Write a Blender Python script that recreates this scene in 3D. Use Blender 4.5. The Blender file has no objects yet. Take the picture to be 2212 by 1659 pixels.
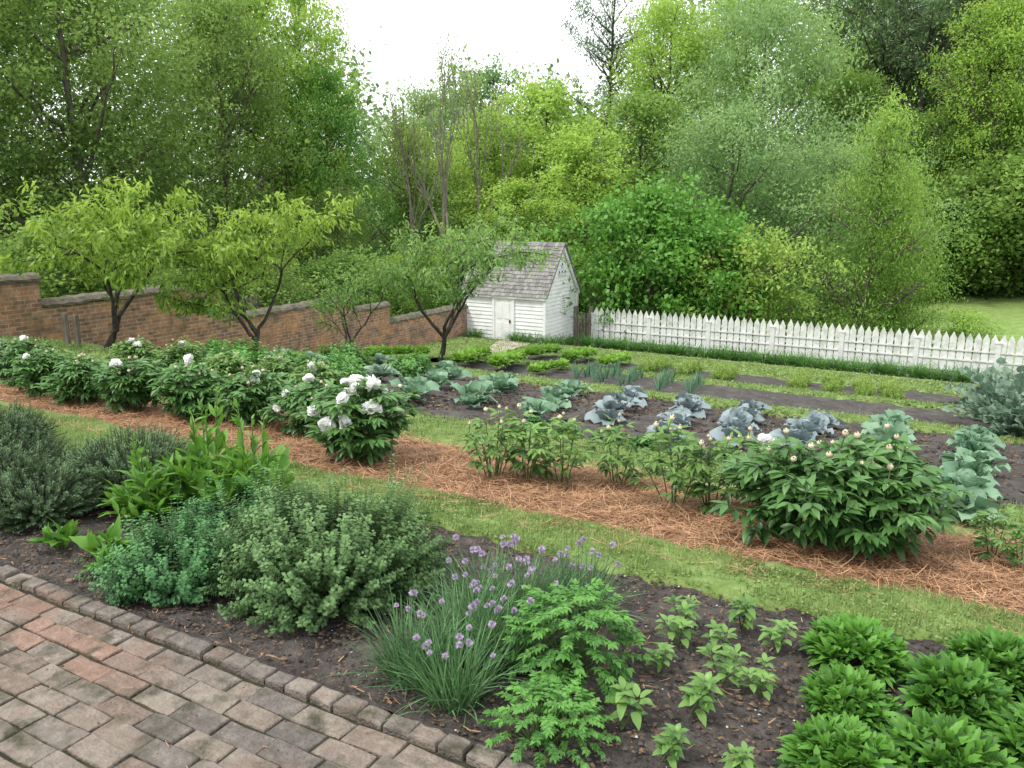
import bpy, math
import numpy as np
rng=np.random.default_rng(7)
scene=bpy.context.scene
COL=bpy.context.collection
PI=math.pi
# ------------------------------------------------------------------ terrain
YS=[-50,1.85,1.9,3.2,4.8,7.6,26,29,45,60,100,220]
ZS=[0,0,-.03,-.12,-.27,-.65,-3.41,-3.6,-3.7,-2.7,0.8,8]
def sst(a,b,x):
    t=np.clip((x-a)/(b-a),0,1);return t*t*(3-2*t)
def H(x,y):
    x=np.asarray(x,float);y=np.asarray(y,float)
    return np.interp(y,YS,ZS)-.38*sst(-8.5,-12,x)*sst(7,11,y)*(1-sst(18,22.5,y))
LAT=rng.random((256,256))
def vn(x,y,s,seed=0):
    x=np.asarray(x)/s+seed*17.3+500;y=np.asarray(y)/s+seed*31.7+500
    xi=np.floor(x).astype(int);yi=np.floor(y).astype(int);fx=x-xi;fy=y-yi
    fx=fx*fx*(3-2*fx);fy=fy*fy*(3-2*fy)
    g=lambda a,b:LAT[a%256,b%256]
    return (g(xi,yi)*(1-fx)+g(xi+1,yi)*fx)*(1-fy)+(g(xi,yi+1)*(1-fx)+g(xi+1,yi+1)*fx)*fy-.5
# ------------------------------------------------------------------ mesh builder
class MB:
    def __init__(s): s.V=[];s.F=[];s.M=[];s.T=[];s.n=0
    def add(s,V,F,mat=0,tone=.5):
        V=np.asarray(V,float).reshape(-1,3);F=np.asarray(F,int)
        if len(V)==0 or len(F)==0: return
        s.V.append(V);s.F.append(F+s.n);s.n+=len(V)
        s.M.append(np.full(len(F),mat) if np.isscalar(mat) else np.asarray(mat))
        s.T.append(np.full(len(V),tone) if np.isscalar(tone) else np.asarray(tone,float))
    def mesh(s,name,mats,smooth=True):
        me=bpy.data.meshes.new(name)
        V=np.concatenate(s.V);T=np.concatenate(s.T)
        tot=np.concatenate([np.full(len(f),f.shape[1]) for f in s.F])
        idx=np.concatenate([f.ravel() for f in s.F])
        me.vertices.add(len(V));me.vertices.foreach_set('co',V.ravel())
        me.loops.add(len(idx));me.loops.foreach_set('vertex_index',idx)
        me.polygons.add(len(tot))
        me.polygons.foreach_set('loop_start',np.concatenate([[0],np.cumsum(tot)[:-1]]))
        me.polygons.foreach_set('loop_total',tot)
        me.polygons.foreach_set('material_index',np.concatenate(s.M))
        me.polygons.foreach_set('use_smooth',np.full(len(tot),smooth))
        a=me.attributes.new('tone','FLOAT','POINT');a.data.foreach_set('value',T)
        me.update(calc_edges=True)
        for m in (mats if isinstance(mats,(list,tuple)) else [mats]): me.materials.append(m)
        return me
def nrm(v): return v/np.maximum(np.linalg.norm(v,axis=-1,keepdims=True),1e-9)
def box(mb,c,s,mat=0,tone=.5,R=None):
    c=np.array(c,float);h=np.array(s,float)/2
    V=np.array([[x,y,z] for x in(-1,1) for y in(-1,1) for z in(-1,1)])*h
    if R is not None: V=V@np.array(R).T
    mb.add(V+c,[[0,1,3,2],[4,6,7,5],[0,4,5,1],[2,3,7,6],[0,2,6,4],[1,5,7,3]],mat,tone)
def tube(mb,P,R,n=6,mat=0,tone=.5):
    P=np.asarray(P,float);R=np.asarray(R,float);k=len(P)
    T=nrm(np.gradient(P,axis=0))
    ref=np.where(np.abs(T[:,2:3])>.9,np.array([[1,0,0.]]),np.array([[0,0,1.]]))
    A=nrm(np.cross(T,ref));B=np.cross(T,A)
    a=np.linspace(0,2*PI,n,endpoint=False)
    V=P[:,None]+R[:,None,None]*(A[:,None]*np.cos(a)[None,:,None]+B[:,None]*np.sin(a)[None,:,None])
    i=np.arange(k-1)[:,None]*n;j=np.arange(n)[None];j2=(j+1)%n
    F=np.stack([i+j,i+j2,i+n+j2,i+n+j],-1).reshape(-1,4)
    mb.add(V.reshape(-1,3),F,mat,tone)
# ---- leaf templates
def T3(prof,fold=.35,wav=0):
    V=[];F=[]
    for i,(y,w) in enumerate(prof):
        z=fold*w+wav*(1 if i%2 else -1)*w
        V+=[(-w,y,z),(0,y,0),(w,y,fold*w-wav*(1 if i%2 else -1)*w)]
    for i in range(len(prof)-1):
        a=i*3;F+=[[a,a+1,a+4,a+3],[a+1,a+2,a+5,a+4]]
    return np.array(V,float),np.array(F)
def T2(prof):
    V=[];F=[]
    for y,w in prof: V+=[(-w,y,0),(w,y,0)]
    for i in range(len(prof)-1):
        a=i*2;F.append([a,a+1,a+3,a+2])
    return np.array(V,float),np.array(F)
TQ=(np.array([(0,0,0),(-.5,.45,.12),(0,1,0),(.5,.45,.12)],float),np.array([[0,1,2,3]]))
TS=T3([(0,.03),(.45,.5),(1,.02)],.3)
TLAN=T3([(0,.04),(.25,.38),(.5,.5),(.78,.33),(1,.02)],.4)
TOVA=T3([(0,.08),(.2,.4),(.45,.52),(.7,.42),(.88,.22),(1,.03)],.3,.12)
TOBO=T3([(0,.14),(.25,.2),(.42,.34),(.52,.46),(.58,.38),(.68,.5),(.76,.4),(.86,.38),(1,.05)],.5,.14)
TBL=T2([(0,.5),(.35,.5),(.7,.36),(1,.03)])
TPIN=T2([(0,.5),(.5,.5),(1,.3)])
def tcab(ru=.1,seed=0):
    r=np.random.default_rng(seed);cols=np.linspace(-1,1,7);prof=[(0,.1),(.12,.12),(.28,.34),(.5,.5),(.72,.52),(.9,.4),(1,.2)]
    V=[];F=[]
    for i,(y,w) in enumerate(prof):
        for c in cols:
            z=.35*w*c*c+ru*abs(c)**2*math.sin(i*2.4+c*3+seed)*(1 if y>.2 else 0)
            V.append((c*w,y+(.03*r.random() if abs(c)>.9 else 0),z+(.02*(abs(c)<.2))))
    for i in range(len(prof)-1):
        for j in range(6):
            a=i*7+j;F.append([a,a+1,a+8,a+7])
    return np.array(V),np.array(F)
def leaves(mb,tm,P,D,N,L,W,bend=0.,mat=0,tone=.5):
    P=np.atleast_2d(P);n=len(P)
    if n==0: return
    D=nrm(np.broadcast_to(D,(n,3)));N=np.broadcast_to(N,(n,3))
    S=nrm(np.cross(D,N));N2=np.cross(S,D)
    L=np.broadcast_to(L,(n,)).reshape(n,1,1);W=np.broadcast_to(W,(n,)).reshape(n,1,1);b=np.broadcast_to(bend,(n,)).reshape(n,1,1)
    T,F=tm;k=len(T);x=T[None,:,0:1];y=T[None,:,1:2];z=T[None,:,2:3]
    V=P[:,None]+S[:,None]*x*W+D[:,None]*(y*L*(1-.25*np.abs(b)*y))+N2[:,None]*(z*W-b*y*y*L)
    FF=(F[None]+(np.arange(n)*k)[:,None,None]).reshape(-1,F.shape[1])
    tn=np.repeat(np.broadcast_to(tone,(n,)),k)
    mb.add(V.reshape(-1,3),FF,mat,np.clip(tn,0,1))
def rdir(r,n):
    return nrm(r.normal(size=(n,3)))
UP=np.array([0,0,1.])
# ------------------------------------------------------------------ materials
def newmat(name):
    m=bpy.data.materials.new(name);m.use_nodes=True;nt=m.node_tree
    return m,nt,nt.nodes['Principled BSDF'],nt.nodes['Material Output']
def rgba(c): return (c[0],c[1],c[2],1)
def leafmat(name,dark,light,rough=.5,trans=.3,spec=.4,var=.25):
    m,nt,b,o=newmat(name);N=nt.nodes;Lk=nt.links
    at=N.new('ShaderNodeAttribute');at.attribute_name='tone'
    oi=N.new('ShaderNodeObjectInfo')
    ad=N.new('ShaderNodeMath');ad.operation='MULTIPLY_ADD';ad.inputs[1].default_value=var;ad.use_clamp=True
    sb=N.new('ShaderNodeMath');sb.operation='SUBTRACT';sb.inputs[1].default_value=var*.5
    Lk.new(oi.outputs['Random'],ad.inputs[0]);Lk.new(at.outputs['Fac'],ad.inputs[2]);
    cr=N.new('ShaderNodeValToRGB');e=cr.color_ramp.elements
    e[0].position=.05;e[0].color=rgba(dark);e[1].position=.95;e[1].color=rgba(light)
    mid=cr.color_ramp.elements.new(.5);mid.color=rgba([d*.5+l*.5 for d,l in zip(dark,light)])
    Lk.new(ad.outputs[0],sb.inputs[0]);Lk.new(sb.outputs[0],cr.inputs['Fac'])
    Lk.new(cr.outputs[0],b.inputs['Base Color']);b.inputs['Roughness'].default_value=rough
    b.inputs['Specular IOR Level'].default_value=spec
    tr=N.new('ShaderNodeBsdfTranslucent');mx=N.new('ShaderNodeMixShader');mx.inputs[0].default_value=trans
    hs=N.new('ShaderNodeHueSaturation');hs.inputs['Value'].default_value=1.35;hs.inputs['Hue'].default_value=.485
    Lk.new(cr.outputs[0],hs.inputs['Color']);Lk.new(hs.outputs[0],tr.inputs['Color'])
    Lk.new(b.outputs[0],mx.inputs[1]);Lk.new(tr.outputs[0],mx.inputs[2]);Lk.new(mx.outputs[0],o.inputs[0])
    return m
def noisemat(name,cols,scale=5,detail=8,rough=.9,bump=.3,bscale=None,tonemix=None,second=None,dist=.02,stretch=None,third=None):
    m,nt,b,o=newmat(name);N=nt.nodes;Lk=nt.links
    tc=N.new('ShaderNodeTexCoord');mp=N.new('ShaderNodeMapping');Lk.new(tc.outputs['Object'],mp.inputs[0])
    if stretch: mp.inputs['Scale'].default_value=stretch
    nz=N.new('ShaderNodeTexNoise');nz.inputs['Scale'].default_value=scale;nz.inputs['Detail'].default_value=detail;nz.inputs['Roughness'].default_value=.65
    Lk.new(mp.outputs[0],nz.inputs['Vector'])
    cr=N.new('ShaderNodeValToRGB');e=cr.color_ramp.elements
    k=len(cols)
    e[0].position=.3;e[0].color=rgba(cols[0]);e[1].position=.7;e[1].color=rgba(cols[-1])
    for i in range(1,k-1): q=e.new(.3+.4*i/(k-1));q.color=rgba(cols[i])
    Lk.new(nz.outputs['Fac'],cr.inputs['Fac']);out=cr.outputs[0]
    if tonemix:
        at=N.new('ShaderNodeAttribute');at.attribute_name='tone'
        c2=N.new('ShaderNodeValToRGB');e=c2.color_ramp.elements;e[0].color=rgba(tonemix[0]);e[1].color=rgba(tonemix[-1])
        for i in range(1,len(tonemix)-1): q=e.new(i/(len(tonemix)-1));q.color=rgba(tonemix[i])
        Lk.new(at.outputs['Fac'],c2.inputs['Fac'])
        mx=N.new('ShaderNodeMix');mx.data_type='RGBA';mx.inputs[0].default_value=.6
        Lk.new(out,mx.inputs[6]);Lk.new(c2.outputs[0],mx.inputs[7]);out=mx.outputs[2]
    for ex in (second,third):
        if not ex: continue
        col,sc,lo,hi=ex
        n2=N.new('ShaderNodeTexNoise');n2.inputs['Scale'].default_value=sc;n2.inputs['Detail'].default_value=7;n2.inputs['Roughness'].default_value=.6
        Lk.new(mp.outputs[0],n2.inputs['Vector'])
        mr=N.new('ShaderNodeMapRange');mr.inputs[1].default_value=lo;mr.inputs[2].default_value=hi;Lk.new(n2.outputs['Fac'],mr.inputs[0])
        mx=N.new('ShaderNodeMix');mx.data_type='RGBA';Lk.new(mr.outputs[0],mx.inputs[0]);Lk.new(out,mx.inputs[6]);mx.inputs[7].default_value=rgba(col);out=mx.outputs[2]
    Lk.new(out,b.inputs['Base Color']);b.inputs['Roughness'].default_value=rough;b.inputs['Specular IOR Level'].default_value=.25
    nb=N.new('ShaderNodeTexNoise');nb.inputs['Scale'].default_value=bscale or scale*4;nb.inputs['Detail'].default_value=8
    Lk.new(mp.outputs[0],nb.inputs['Vector'])
    bp=N.new('ShaderNodeBump');bp.inputs['Strength'].default_value=bump;bp.inputs['Distance'].default_value=dist
    Lk.new(nb.outputs['Fac'],bp.inputs['Height']);Lk.new(bp.outputs[0],b.inputs['Normal'])
    return m
M={}
M['peony']=leafmat('peony_leaf',(.02,.070,.016),(.125,.27,.07),.4,.25,.45)
M['peony_light']=leafmat('peony_light_leaf',(.04,.10,.02),(.19,.34,.08),.42,.28,.45)
M['stem']=leafmat('green_stem',(.05,.10,.03),(.12,.2,.06),.6,.1)
M['rosemary']=leafmat('rosemary_leaf',(.025,.06,.022),(.14,.235,.10),.6,.15,.3)
M['greyherb']=leafmat('grey_herb_leaf',(.04,.095,.028),(.185,.31,.12),.7,.25,.2)
M['bluegreen']=leafmat('blue_green_leaf',(.025,.09,.03),(.12,.30,.10),.6,.25,.3)
M['onion']=leafmat('onion_leaf',(.05,.12,.07),(.18,.32,.20),.6,.25,.3)
M['dock']=leafmat('dock_leaf',(.035,.12,.015),(.17,.38,.05),.4,.33,.4)
M['chive']=leafmat('chive_leaf',(.03,.10,.03),(.16,.31,.12),.5,.2,.4)
M['lovage']=leafmat('lovage_leaf',(.03,.12,.02),(.16,.38,.07),.45,.3,.4)
M['basil']=leafmat('basil_leaf',(.04,.12,.02),(.2,.36,.09),.4,.3,.4)
M['rosette']=leafmat('rosette_leaf',(.012,.065,.01),(.14,.34,.05),.45,.3,.3)
M['cab']=leafmat('cabbage_leaf',(.06,.15,.08),(.25,.40,.25),.5,.2,.35)
M['cabp']=leafmat('purple_cabbage_leaf',(.11,.15,.15),(.29,.36,.37),.5,.15,.35)
M['cardoon']=leafmat('cardoon_leaf',(.07,.14,.09),(.27,.37,.27),.65,.2,.25)
M['lettuce']=leafmat('lettuce_leaf',(.06,.17,.02),(.25,.46,.07),.5,.35,.3)
M['lily']=leafmat('daylily_leaf',(.02,.08,.01),(.13,.32,.06),.45,.3,.4)
M['grass']=leafmat('grass_blade',(.085,.15,.035),(.31,.42,.145),.6,.3,.2)
M['peach']=leafmat('peach_leaf',(.06,.15,.015),(.39,.56,.09),.45,.42,.35)
M['peach2']=leafmat('young_fruit_leaf',(.065,.16,.035),(.30,.49,.13),.45,.42,.35)
M['t_dark']=leafmat('dark_tree_leaf',(.035,.085,.016),(.23,.36,.085),.6,.38,.2)
M['t_mid']=leafmat('mid_tree_leaf',(.05,.12,.02),(.24,.40,.09),.55,.4,.2)
M['t_bright']=leafmat('bright_tree_leaf',(.09,.20,.02),(.38,.56,.11),.55,.44,.2)
M['t_pale']=leafmat('pale_tree_leaf',(.07,.17,.05),(.31,.47,.18),.6,.4,.2)
M['t_maple']=leafmat('maple_leaf',(.018,.08,.012),(.14,.34,.05),.5,.3,.3)
M['t_feather']=leafmat('feathery_leaf',(.08,.18,.025),(.38,.57,.13),.6,.44,.2)
M['t_yellow']=leafmat('yellow_green_leaf',(.09,.18,.025),(.38,.53,.12),.6,.42,.2)
M['t_pine']=leafmat('pine_needle',(.055,.10,.045),(.19,.29,.13),.7,.25,.2)
M['t_haze']=leafmat('hazed_wood_leaf',(.07,.14,.05),(.29,.43,.18),.7,.3,.1)  # distance haze painted in as paler leaf colours
M['bark']=noisemat('bark',[(.04,.033,.027),(.11,.095,.075),(.2,.17,.14)],6,8,.95,.5,stretch=(1,1,.3))
M['barkdark']=noisemat('dark_bark',[(.015,.012,.01),(.05,.042,.035),(.1,.09,.075)],14,8,.95,.6,stretch=(1,1,.4))
M['barkpale']=noisemat('pale_bark',[(.12,.10,.08),(.2,.18,.15),(.3,.27,.22)],10,8,.9,.4,stretch=(1,1,.3))
M['soil']=noisemat('soil',[(.036,.031,.028),(.068,.059,.053),(.12,.105,.095)],9,12,.95,.9,60,second=((.12,.08,.05),4.2,.58,.85))
M['soilfar']=noisemat('dark_soil',[(.04,.035,.032),(.07,.063,.058),(.11,.10,.09)],5,12,.95,.8,25)
M['clod']=noisemat('soil_clod',[(.036,.03,.026),(.095,.083,.073)],30,4,.95,.3,tonemix=[(.03,.025,.022),(.08,.07,.062),(.14,.10,.068),(.30,.17,.085)])
M['pebble']=noisemat('pebble',[(.35,.33,.3),(.6,.58,.54)],30,4,.8,.2)
M['straw']=leafmat('pine_straw',(.14,.068,.032),(.63,.38,.215),.65,.1,.25)
M['mulch']=noisemat('pine_straw_bed',[(.075,.038,.02),(.21,.115,.06),(.38,.225,.125)],22,10,.95,.9,90)
M['turf']=noisemat('turf',[(.07,.115,.03),(.14,.21,.055),(.24,.31,.11)],7,12,.95,.8,45,second=((.20,.17,.09),1.3,.55,.75))
M['lawn']=noisemat('lawn',[(.13,.21,.05),(.2,.29,.08),(.29,.37,.13)],3,12,.95,.5,25)
M['ground']=noisemat('ground_cover',[(.05,.10,.025),(.11,.19,.045),(.2,.27,.08)],.5,12,.95,.6,6,second=((.13,.13,.06),.23,.55,.8))
M['gravel']=noisemat('gravel',[(.26,.22,.17),(.4,.35,.28),(.55,.5,.43)],25,10,.95,.6,80)
M['brick']=noisemat('paving_brick',[(.07,.058,.048),(.18,.15,.125),(.36,.31,.26)],19,14,.92,1,80,tonemix=[(.075,.073,.07),(.135,.12,.105),(.24,.205,.165),(.15,.105,.08),(.29,.165,.115)],second=((.06,.058,.038),8,.50,.68),third=((.21,.125,.09),2.6,.53,.8),dist=.012)
M['joint']=noisemat('mossy_joint',[(.016,.014,.01),(.038,.036,.02),(.075,.078,.04)],12,10,.95,.8,60)
M['white']=noisemat('white_paint',[(.60,.61,.60),(.72,.73,.72),(.80,.80,.80)],3,10,.6,.12,30,second=((.46,.47,.43),1.6,.58,.85))
M['whitefence']=noisemat('weathered_white_paint',[(.46,.47,.43),(.64,.65,.62),(.74,.75,.72)],5,10,.7,.2,30,second=((.33,.35,.28),2.3,.52,.78))
M['shingle']=noisemat('wood_shingle',[(.13,.125,.115),(.235,.23,.215),(.36,.35,.33)],9,8,.9,.5,60,tonemix=[(.095,.09,.083),(.205,.2,.185),(.32,.31,.29)],stretch=(3,.6,.6))
M['wood']=noisemat('weathered_wood',[(.10,.085,.07),(.2,.17,.14),(.30,.27,.23)],8,8,.9,.4,40,stretch=(2,2,.4))
M['darkhole']=noisemat('painted_hole_shade',[(.06,.06,.06),(.12,.12,.115)],8,4,.8,.1)  # dark colour stands for the shade inside vent and nest holes
M['metal']=noisemat('iron',[(.04,.035,.03),(.09,.07,.06)],20,4,.5,.1)
M['coping']=noisemat('mossy_coping',[(.06,.065,.04),(.12,.11,.08),(.21,.175,.13)],6,10,.95,.8,40)
M['petal']=leafmat('white_petal',(.78,.77,.75),(.92,.92,.91),.6,.3,.2,.05)
M['bud']=leafmat('cream_bud',(.40,.27,.18),(.78,.66,.50),.5,.1,.3,.3)
M['purple']=leafmat('purple_floret',(.33,.25,.37),(.64,.55,.68),.6,.2,.2,.2)
def brickwall():
    m,nt,b,o=newmat('garden_wall_brick');N=nt.nodes;Lk=nt.links
    tc=N.new('ShaderNodeTexCoord');sp=N.new('ShaderNodeSeparateXYZ');cb=N.new('ShaderNodeCombineXYZ')
    Lk.new(tc.outputs['Object'],sp.inputs[0]);Lk.new(sp.outputs['Y'],cb.inputs['X']);Lk.new(sp.outputs['Z'],cb.inputs['Y'])
    br=N.new('ShaderNodeTexBrick');br.inputs['Scale'].default_value=1;br.inputs['Brick Width'].default_value=.215;br.inputs['Row Height'].default_value=.075
    br.inputs['Mortar Size'].default_value=.009;br.inputs['Mortar Smooth'].default_value=.3
    br.inputs['Color1'].default_value=(.38,.19,.11,1);br.inputs['Color2'].default_value=(.18,.10,.068,1);br.inputs['Mortar'].default_value=(.33,.28,.22,1)
    Lk.new(cb.outputs[0],br.inputs['Vector']);out=br.outputs['Color']
    for (col,sc,lo,hi) in (((.45,.23,.10,1),1.1,.48,.72),((.10,.09,.07,1),1.9,.50,.74),((.38,.34,.28,1),3.3,.60,.85)):
        nz=N.new('ShaderNodeTexNoise');nz.inputs['Scale'].default_value=sc;nz.inputs['Detail'].default_value=9;Lk.new(tc.outputs['Object'],nz.inputs['Vector'])
        mr=N.new('ShaderNodeMapRange');mr.inputs[1].default_value=lo;mr.inputs[2].default_value=hi;mr.inputs[4].default_value=.8;Lk.new(nz.outputs['Fac'],mr.inputs[0])
        mx=N.new('ShaderNodeMix');mx.data_type='RGBA';Lk.new(mr.outputs[0],mx.inputs[0]);Lk.new(out,mx.inputs[6]);mx.inputs[7].default_value=col;out=mx.outputs[2]
    n2=N.new('ShaderNodeTexNoise');n2.inputs['Scale'].default_value=9;n2.inputs['Detail'].default_value=6;Lk.new(tc.outputs['Object'],n2.inputs['Vector'])
    m2=N.new('ShaderNodeMix');m2.data_type='RGBA';m2.blend_type='OVERLAY';m2.inputs[0].default_value=.8;Lk.new(out,m2.inputs[6]);Lk.new(n2.outputs['Fac'],m2.inputs[7])
    Lk.new(m2.outputs[2],b.inputs['Base Color']);b.inputs['Roughness'].default_value=.92
    bp=N.new('ShaderNodeBump');bp.inputs['Strength'].default_value=.6;bp.inputs['Distance'].default_value=.01;bp.invert=True;Lk.new(br.outputs['Fac'],bp.inputs['Height']);Lk.new(bp.outputs[0],b.inputs['Normal'])
    return m
M['wallbrick']=brickwall()
# ------------------------------------------------------------------ object helpers
def ob(name,data,loc=(0,0,0),rot=0,sc=1,parent=None):
    o=bpy.data.objects.new(name,data);COL.objects.link(o)
    o.location=loc;o.rotation_euler=(0,0,rot) if np.isscalar(rot) else rot
    o.scale=(sc,sc,sc) if np.isscalar(sc) else sc
    if parent: o.parent=parent
    return o
def tag(o,label,cat,group=None):
    o['label']=label;o['category']=cat
    if group:o['group']=group
    return o
def struct(name,me,kind='structure'):
    o=ob(name,me);o['kind']=kind;return o
# ------------------------------------------------------------------ ground
def sheet(name,x0,x1,y0,y1,dx,dy,mat,amp=.01,ns=.1,off=0.,skirt=.0,kind='structure',edgewob=.0):
    xs=np.arange(x0,x1+dx*.5,dx);ys=np.linspace(y0,y1,max(3,int((y1-y0)/dy)+1))
    X,Y=np.meshgrid(xs,ys,indexing='ij')
    if edgewob:
        t=(Y-y0)/(y1-y0);w0=edgewob*vn(X,X*0+y0,.35,3)+edgewob*.5*vn(X,X*0,.1,5);w1=edgewob*vn(X,X*0+y1,.35,4)+edgewob*.5*vn(X,X*0,.1,6)
        Y=Y+(1-t)*w0+t*w1
    Z=H(X,Y)+off+amp*(vn(X,Y,ns,1)+.5*vn(X,Y,ns/2.3,2)+.3*vn(X,Y,ns/5,3))
    if skirt: Z[:,0]-=skirt;Z[:,-1]-=skirt
    V=np.stack([X,Y,Z],-1).reshape(-1,3);nx,ny=len(xs),len(ys)
    i=np.arange(nx-1)[:,None]*ny;j=np.arange(ny-1)[None]
    F=np.stack([i+j,i+ny+j,i+ny+j+1,i+j+1],-1).reshape(-1,4)
    mb=MB();mb.add(V,F,0,.5)
    return struct(name,mb.mesh(name,mat),kind)
def ground():
    xs=np.concatenate([np.linspace(-400,-40,30),np.arange(-38,20,.5),np.linspace(22,400,30)])
    ys=np.concatenate([np.linspace(-100,1,8),np.arange(1.4,30,.35),np.arange(31,110,2.),np.linspace(115,400,14)])
    X,Y=np.meshgrid(xs,ys,indexing='ij');Z=H(X,Y)-.06+.1*vn(X,Y,4,1)*sst(26,32,Y)+.03*vn(X,Y,1.1,2)
    V=np.stack([X,Y,Z],-1).reshape(-1,3);nx,ny=len(xs),len(ys)
    i=np.arange(nx-1)[:,None]*ny;j=np.arange(ny-1)[None]
    F=np.stack([i+j,i+ny+j,i+ny+j+1,i+j+1],-1).reshape(-1,4)
    mb=MB();mb.add(V,F);struct('ground',mb.mesh('ground',M['ground']))
ground()
sheet('soil_bed',-9,5,1.84,3.5,.025,.025,M['soil'],.03,.09,-.0,.0)
sheet('grass_strip',-10,5,3.42,3.98,.05,.04,M['turf'],.02,.15,.035,.06,edgewob=.12)
sheet('pine_straw_strip',-10,5,3.85,5.35,.04,.04,M['mulch'],.05,.18,.015,.03)
sheet('grass_strip',-10,5,5.3,6.35,.06,.06,M['turf'],.02,.15,.03,.06,edgewob=.12)
sheet('soil_bed',-7.2,5,6.3,10.4,.06,.05,M['soilfar'],.07,.25,.01,.05,edgewob=.1)
sheet('grass_strip',-9.5,5,10.35,11.2,.07,.07,M['turf'],.02,.15,.05,.09,edgewob=.12)
sheet('soil_bed',-8.2,5,11.15,13.9,.08,.07,M['soilfar'],.06,.25,.01,.05,edgewob=.1)
sheet('grass_strip',-9.5,5,13.85,14.8,.08,.07,M['turf'],.02,.15,.05,.09,edgewob=.12)
sheet('soil_bed',-8.8,5,14.75,17.6,.08,.07,M['soilfar'],.06,.25,.01,.05,edgewob=.1)
sheet('grass_strip',-9.5,5,17.5,22.6,.12,.12,M['turf'],.03,.3,.03,.05,edgewob=.12)
sheet('soil_bed',-10.6,7,23.3,24.6,.12,.12,M['soilfar'],.05,.3,.01,.0)
sheet('gravel_path',-12.6,7,22.55,23.35,.12,.1,M['gravel'],.02,.15,.02,.03,edgewob=.15)
sheet('lawn',-14.3,-9.4,6.5,22.6,.12,.12,M['turf'],.03,.3,.02,.0)
sheet('lawn',-5,26,30.5,53,.5,.5,M['lawn'],.05,1.5,.04,.2)
mb=MB();s=np.linspace(0,1,60);px=np.interp(s,[0,.4,.7,1],[-12.2,-11.2,-10.6,-9.9]);py=np.interp(s,[0,.4,.7,1],[22.6,18.5,15.5,12.2])
wd=.45+.1*np.sin(s*17)
cols=5;Vv=[]
for k in range(cols):
    t=(k/(cols-1)-.5)*2;x=px+t*wd;Vv.append(np.stack([x,py,H(x,py)+.05+.02*vn(x,py,.2)],-1))
Vv=np.stack(Vv,1).reshape(-1,3);i=np.arange(59)[:,None]*cols;j=np.arange(cols-1)[None]
mb.add(Vv,np.stack([i+j,i+cols+j,i+cols+j+1,i+j+1],-1).reshape(-1,4));struct('gravel_path',mb.mesh('gravel_path',M['gravel']))
# ---- brick paving
def brickgeo(mb,cx,cy,cz,lx,ly,ch,tone,tx,ty,rz,rr,jit=.0026):
    n=len(cx)
    lv=[(-.08,0),(-ch,0),(-ch*.3,ch*.4),(0,ch*1.2)]
    P=[];sgn=[(-1,-1),(-.35,-1.0),(.35,-1.0),(1,-1),(1,1),(.35,1.0),(-.35,1.0),(-1,1)];K=8
    base=[(rr.normal(0,jit,n),rr.normal(0,jit*(.7 if abs(s[0])<1 else 1),n)) for s in sgn]
    for (dz,ins) in lv:
        for (sx,sy),(jx,jy) in zip(sgn,base):
            P.append(np.stack([sx*(lx/2-ins)+jx,sy*(ly/2-ins)+jy,dz+rr.normal(0,.0009,n)],-1))
    P=np.stack(P,1)
    P[...,2]+=P[...,0]*tx[:,None]+P[...,1]*ty[:,None]
    c,s_=np.cos(rz)[:,None],np.sin(rz)[:,None]
    X=P[...,0]*c-P[...,1]*s_+cx[:,None];Y=P[...,0]*s_+P[...,1]*c+cy[:,None];Z=P[...,2]+cz[:,None]
    V=np.stack([X,Y,Z],-1);F=[]
    for L in range(3):
        for k in range(K):
            a=L*K+k;b=L*K+(k+1)%K;F.append([a,b,b+K,a+K])
    F+=[[24,25,30,31],[25,26,29,30],[26,27,28,29]];F=np.array(F)
    mb.add(V.reshape(-1,3),(F[None]+(np.arange(n)*32)[:,None,None]).reshape(-1,4),0,np.repeat(tone,32))
r=np.random.default_rng(3);mb=MB();A=[]
y=1.716;row=0
while y>-2.6:
    x=-9+(row%2)*.1+r.normal(0,.025);yj=r.normal(0,.002)
    while x<3.2:
        lw=r.normal(.196,.008) if r.random()<.92 else .10
        A.append((x+lw/2,y+yj,lw));x+=lw+.004
    y-=.0935;row+=1
A=np.array(A);n=len(A);big=vn(A[:,0],A[:,1],.9,4)
red=sst(-.02,.3,vn(A[:,0],A[:,1],1.0,9)+.5*sst(1.3,.5,A[:,1])-.06)
tone=np.clip(.0+.62*r.random(n)+.45*red+.15*big,0,1)
brickgeo(mb,A[:,0],A[:,1]+r.normal(0,.002,n),.0+r.normal(0,.003,n)+.02*big,A[:,2]-.005+r.normal(0,.003,n),.0865,.0048,tone,r.normal(0,.018,n),r.normal(0,.028,n),r.normal(0,.012,n),r)
struct('brick_path',mb.mesh('brick_path',M['brick'],False))
mb=MB();xs=np.arange(-9,3.2,.104);n=len(xs)
brickgeo(mb,xs+r.normal(0,.002,n),np.full(n,1.808)+r.normal(0,.003,n),.018+r.normal(0,.005,n),.097+r.normal(0,.004,n),.068+0*xs,.009,np.clip(.1+.5*r.random(n),0,1),r.normal(0,.035,n),r.normal(0,.03,n),r.normal(0,.03,n),r)
struct('kerb',mb.mesh('kerb',M['brick'],False))
mb=MB();xs=np.arange(-9,3.3,.1);ys=np.arange(-2.8,1.9,.1);X,Y=np.meshgrid(xs,ys,indexing='ij');Z=-.0095+.02*vn(X,Y,.9,4)+.003*vn(X,Y,.1,1)
V=np.stack([X,Y,Z],-1).reshape(-1,3);nx,ny=len(xs),len(ys);i=np.arange(nx-1)[:,None]*ny;j=np.arange(ny-1)[None]
mb.add(V,np.stack([i+j,i+ny+j,i+ny+j+1,i+j+1],-1).reshape(-1,4));struct('paving_bed',mb.mesh('paving_bed',M['joint']))
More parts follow.
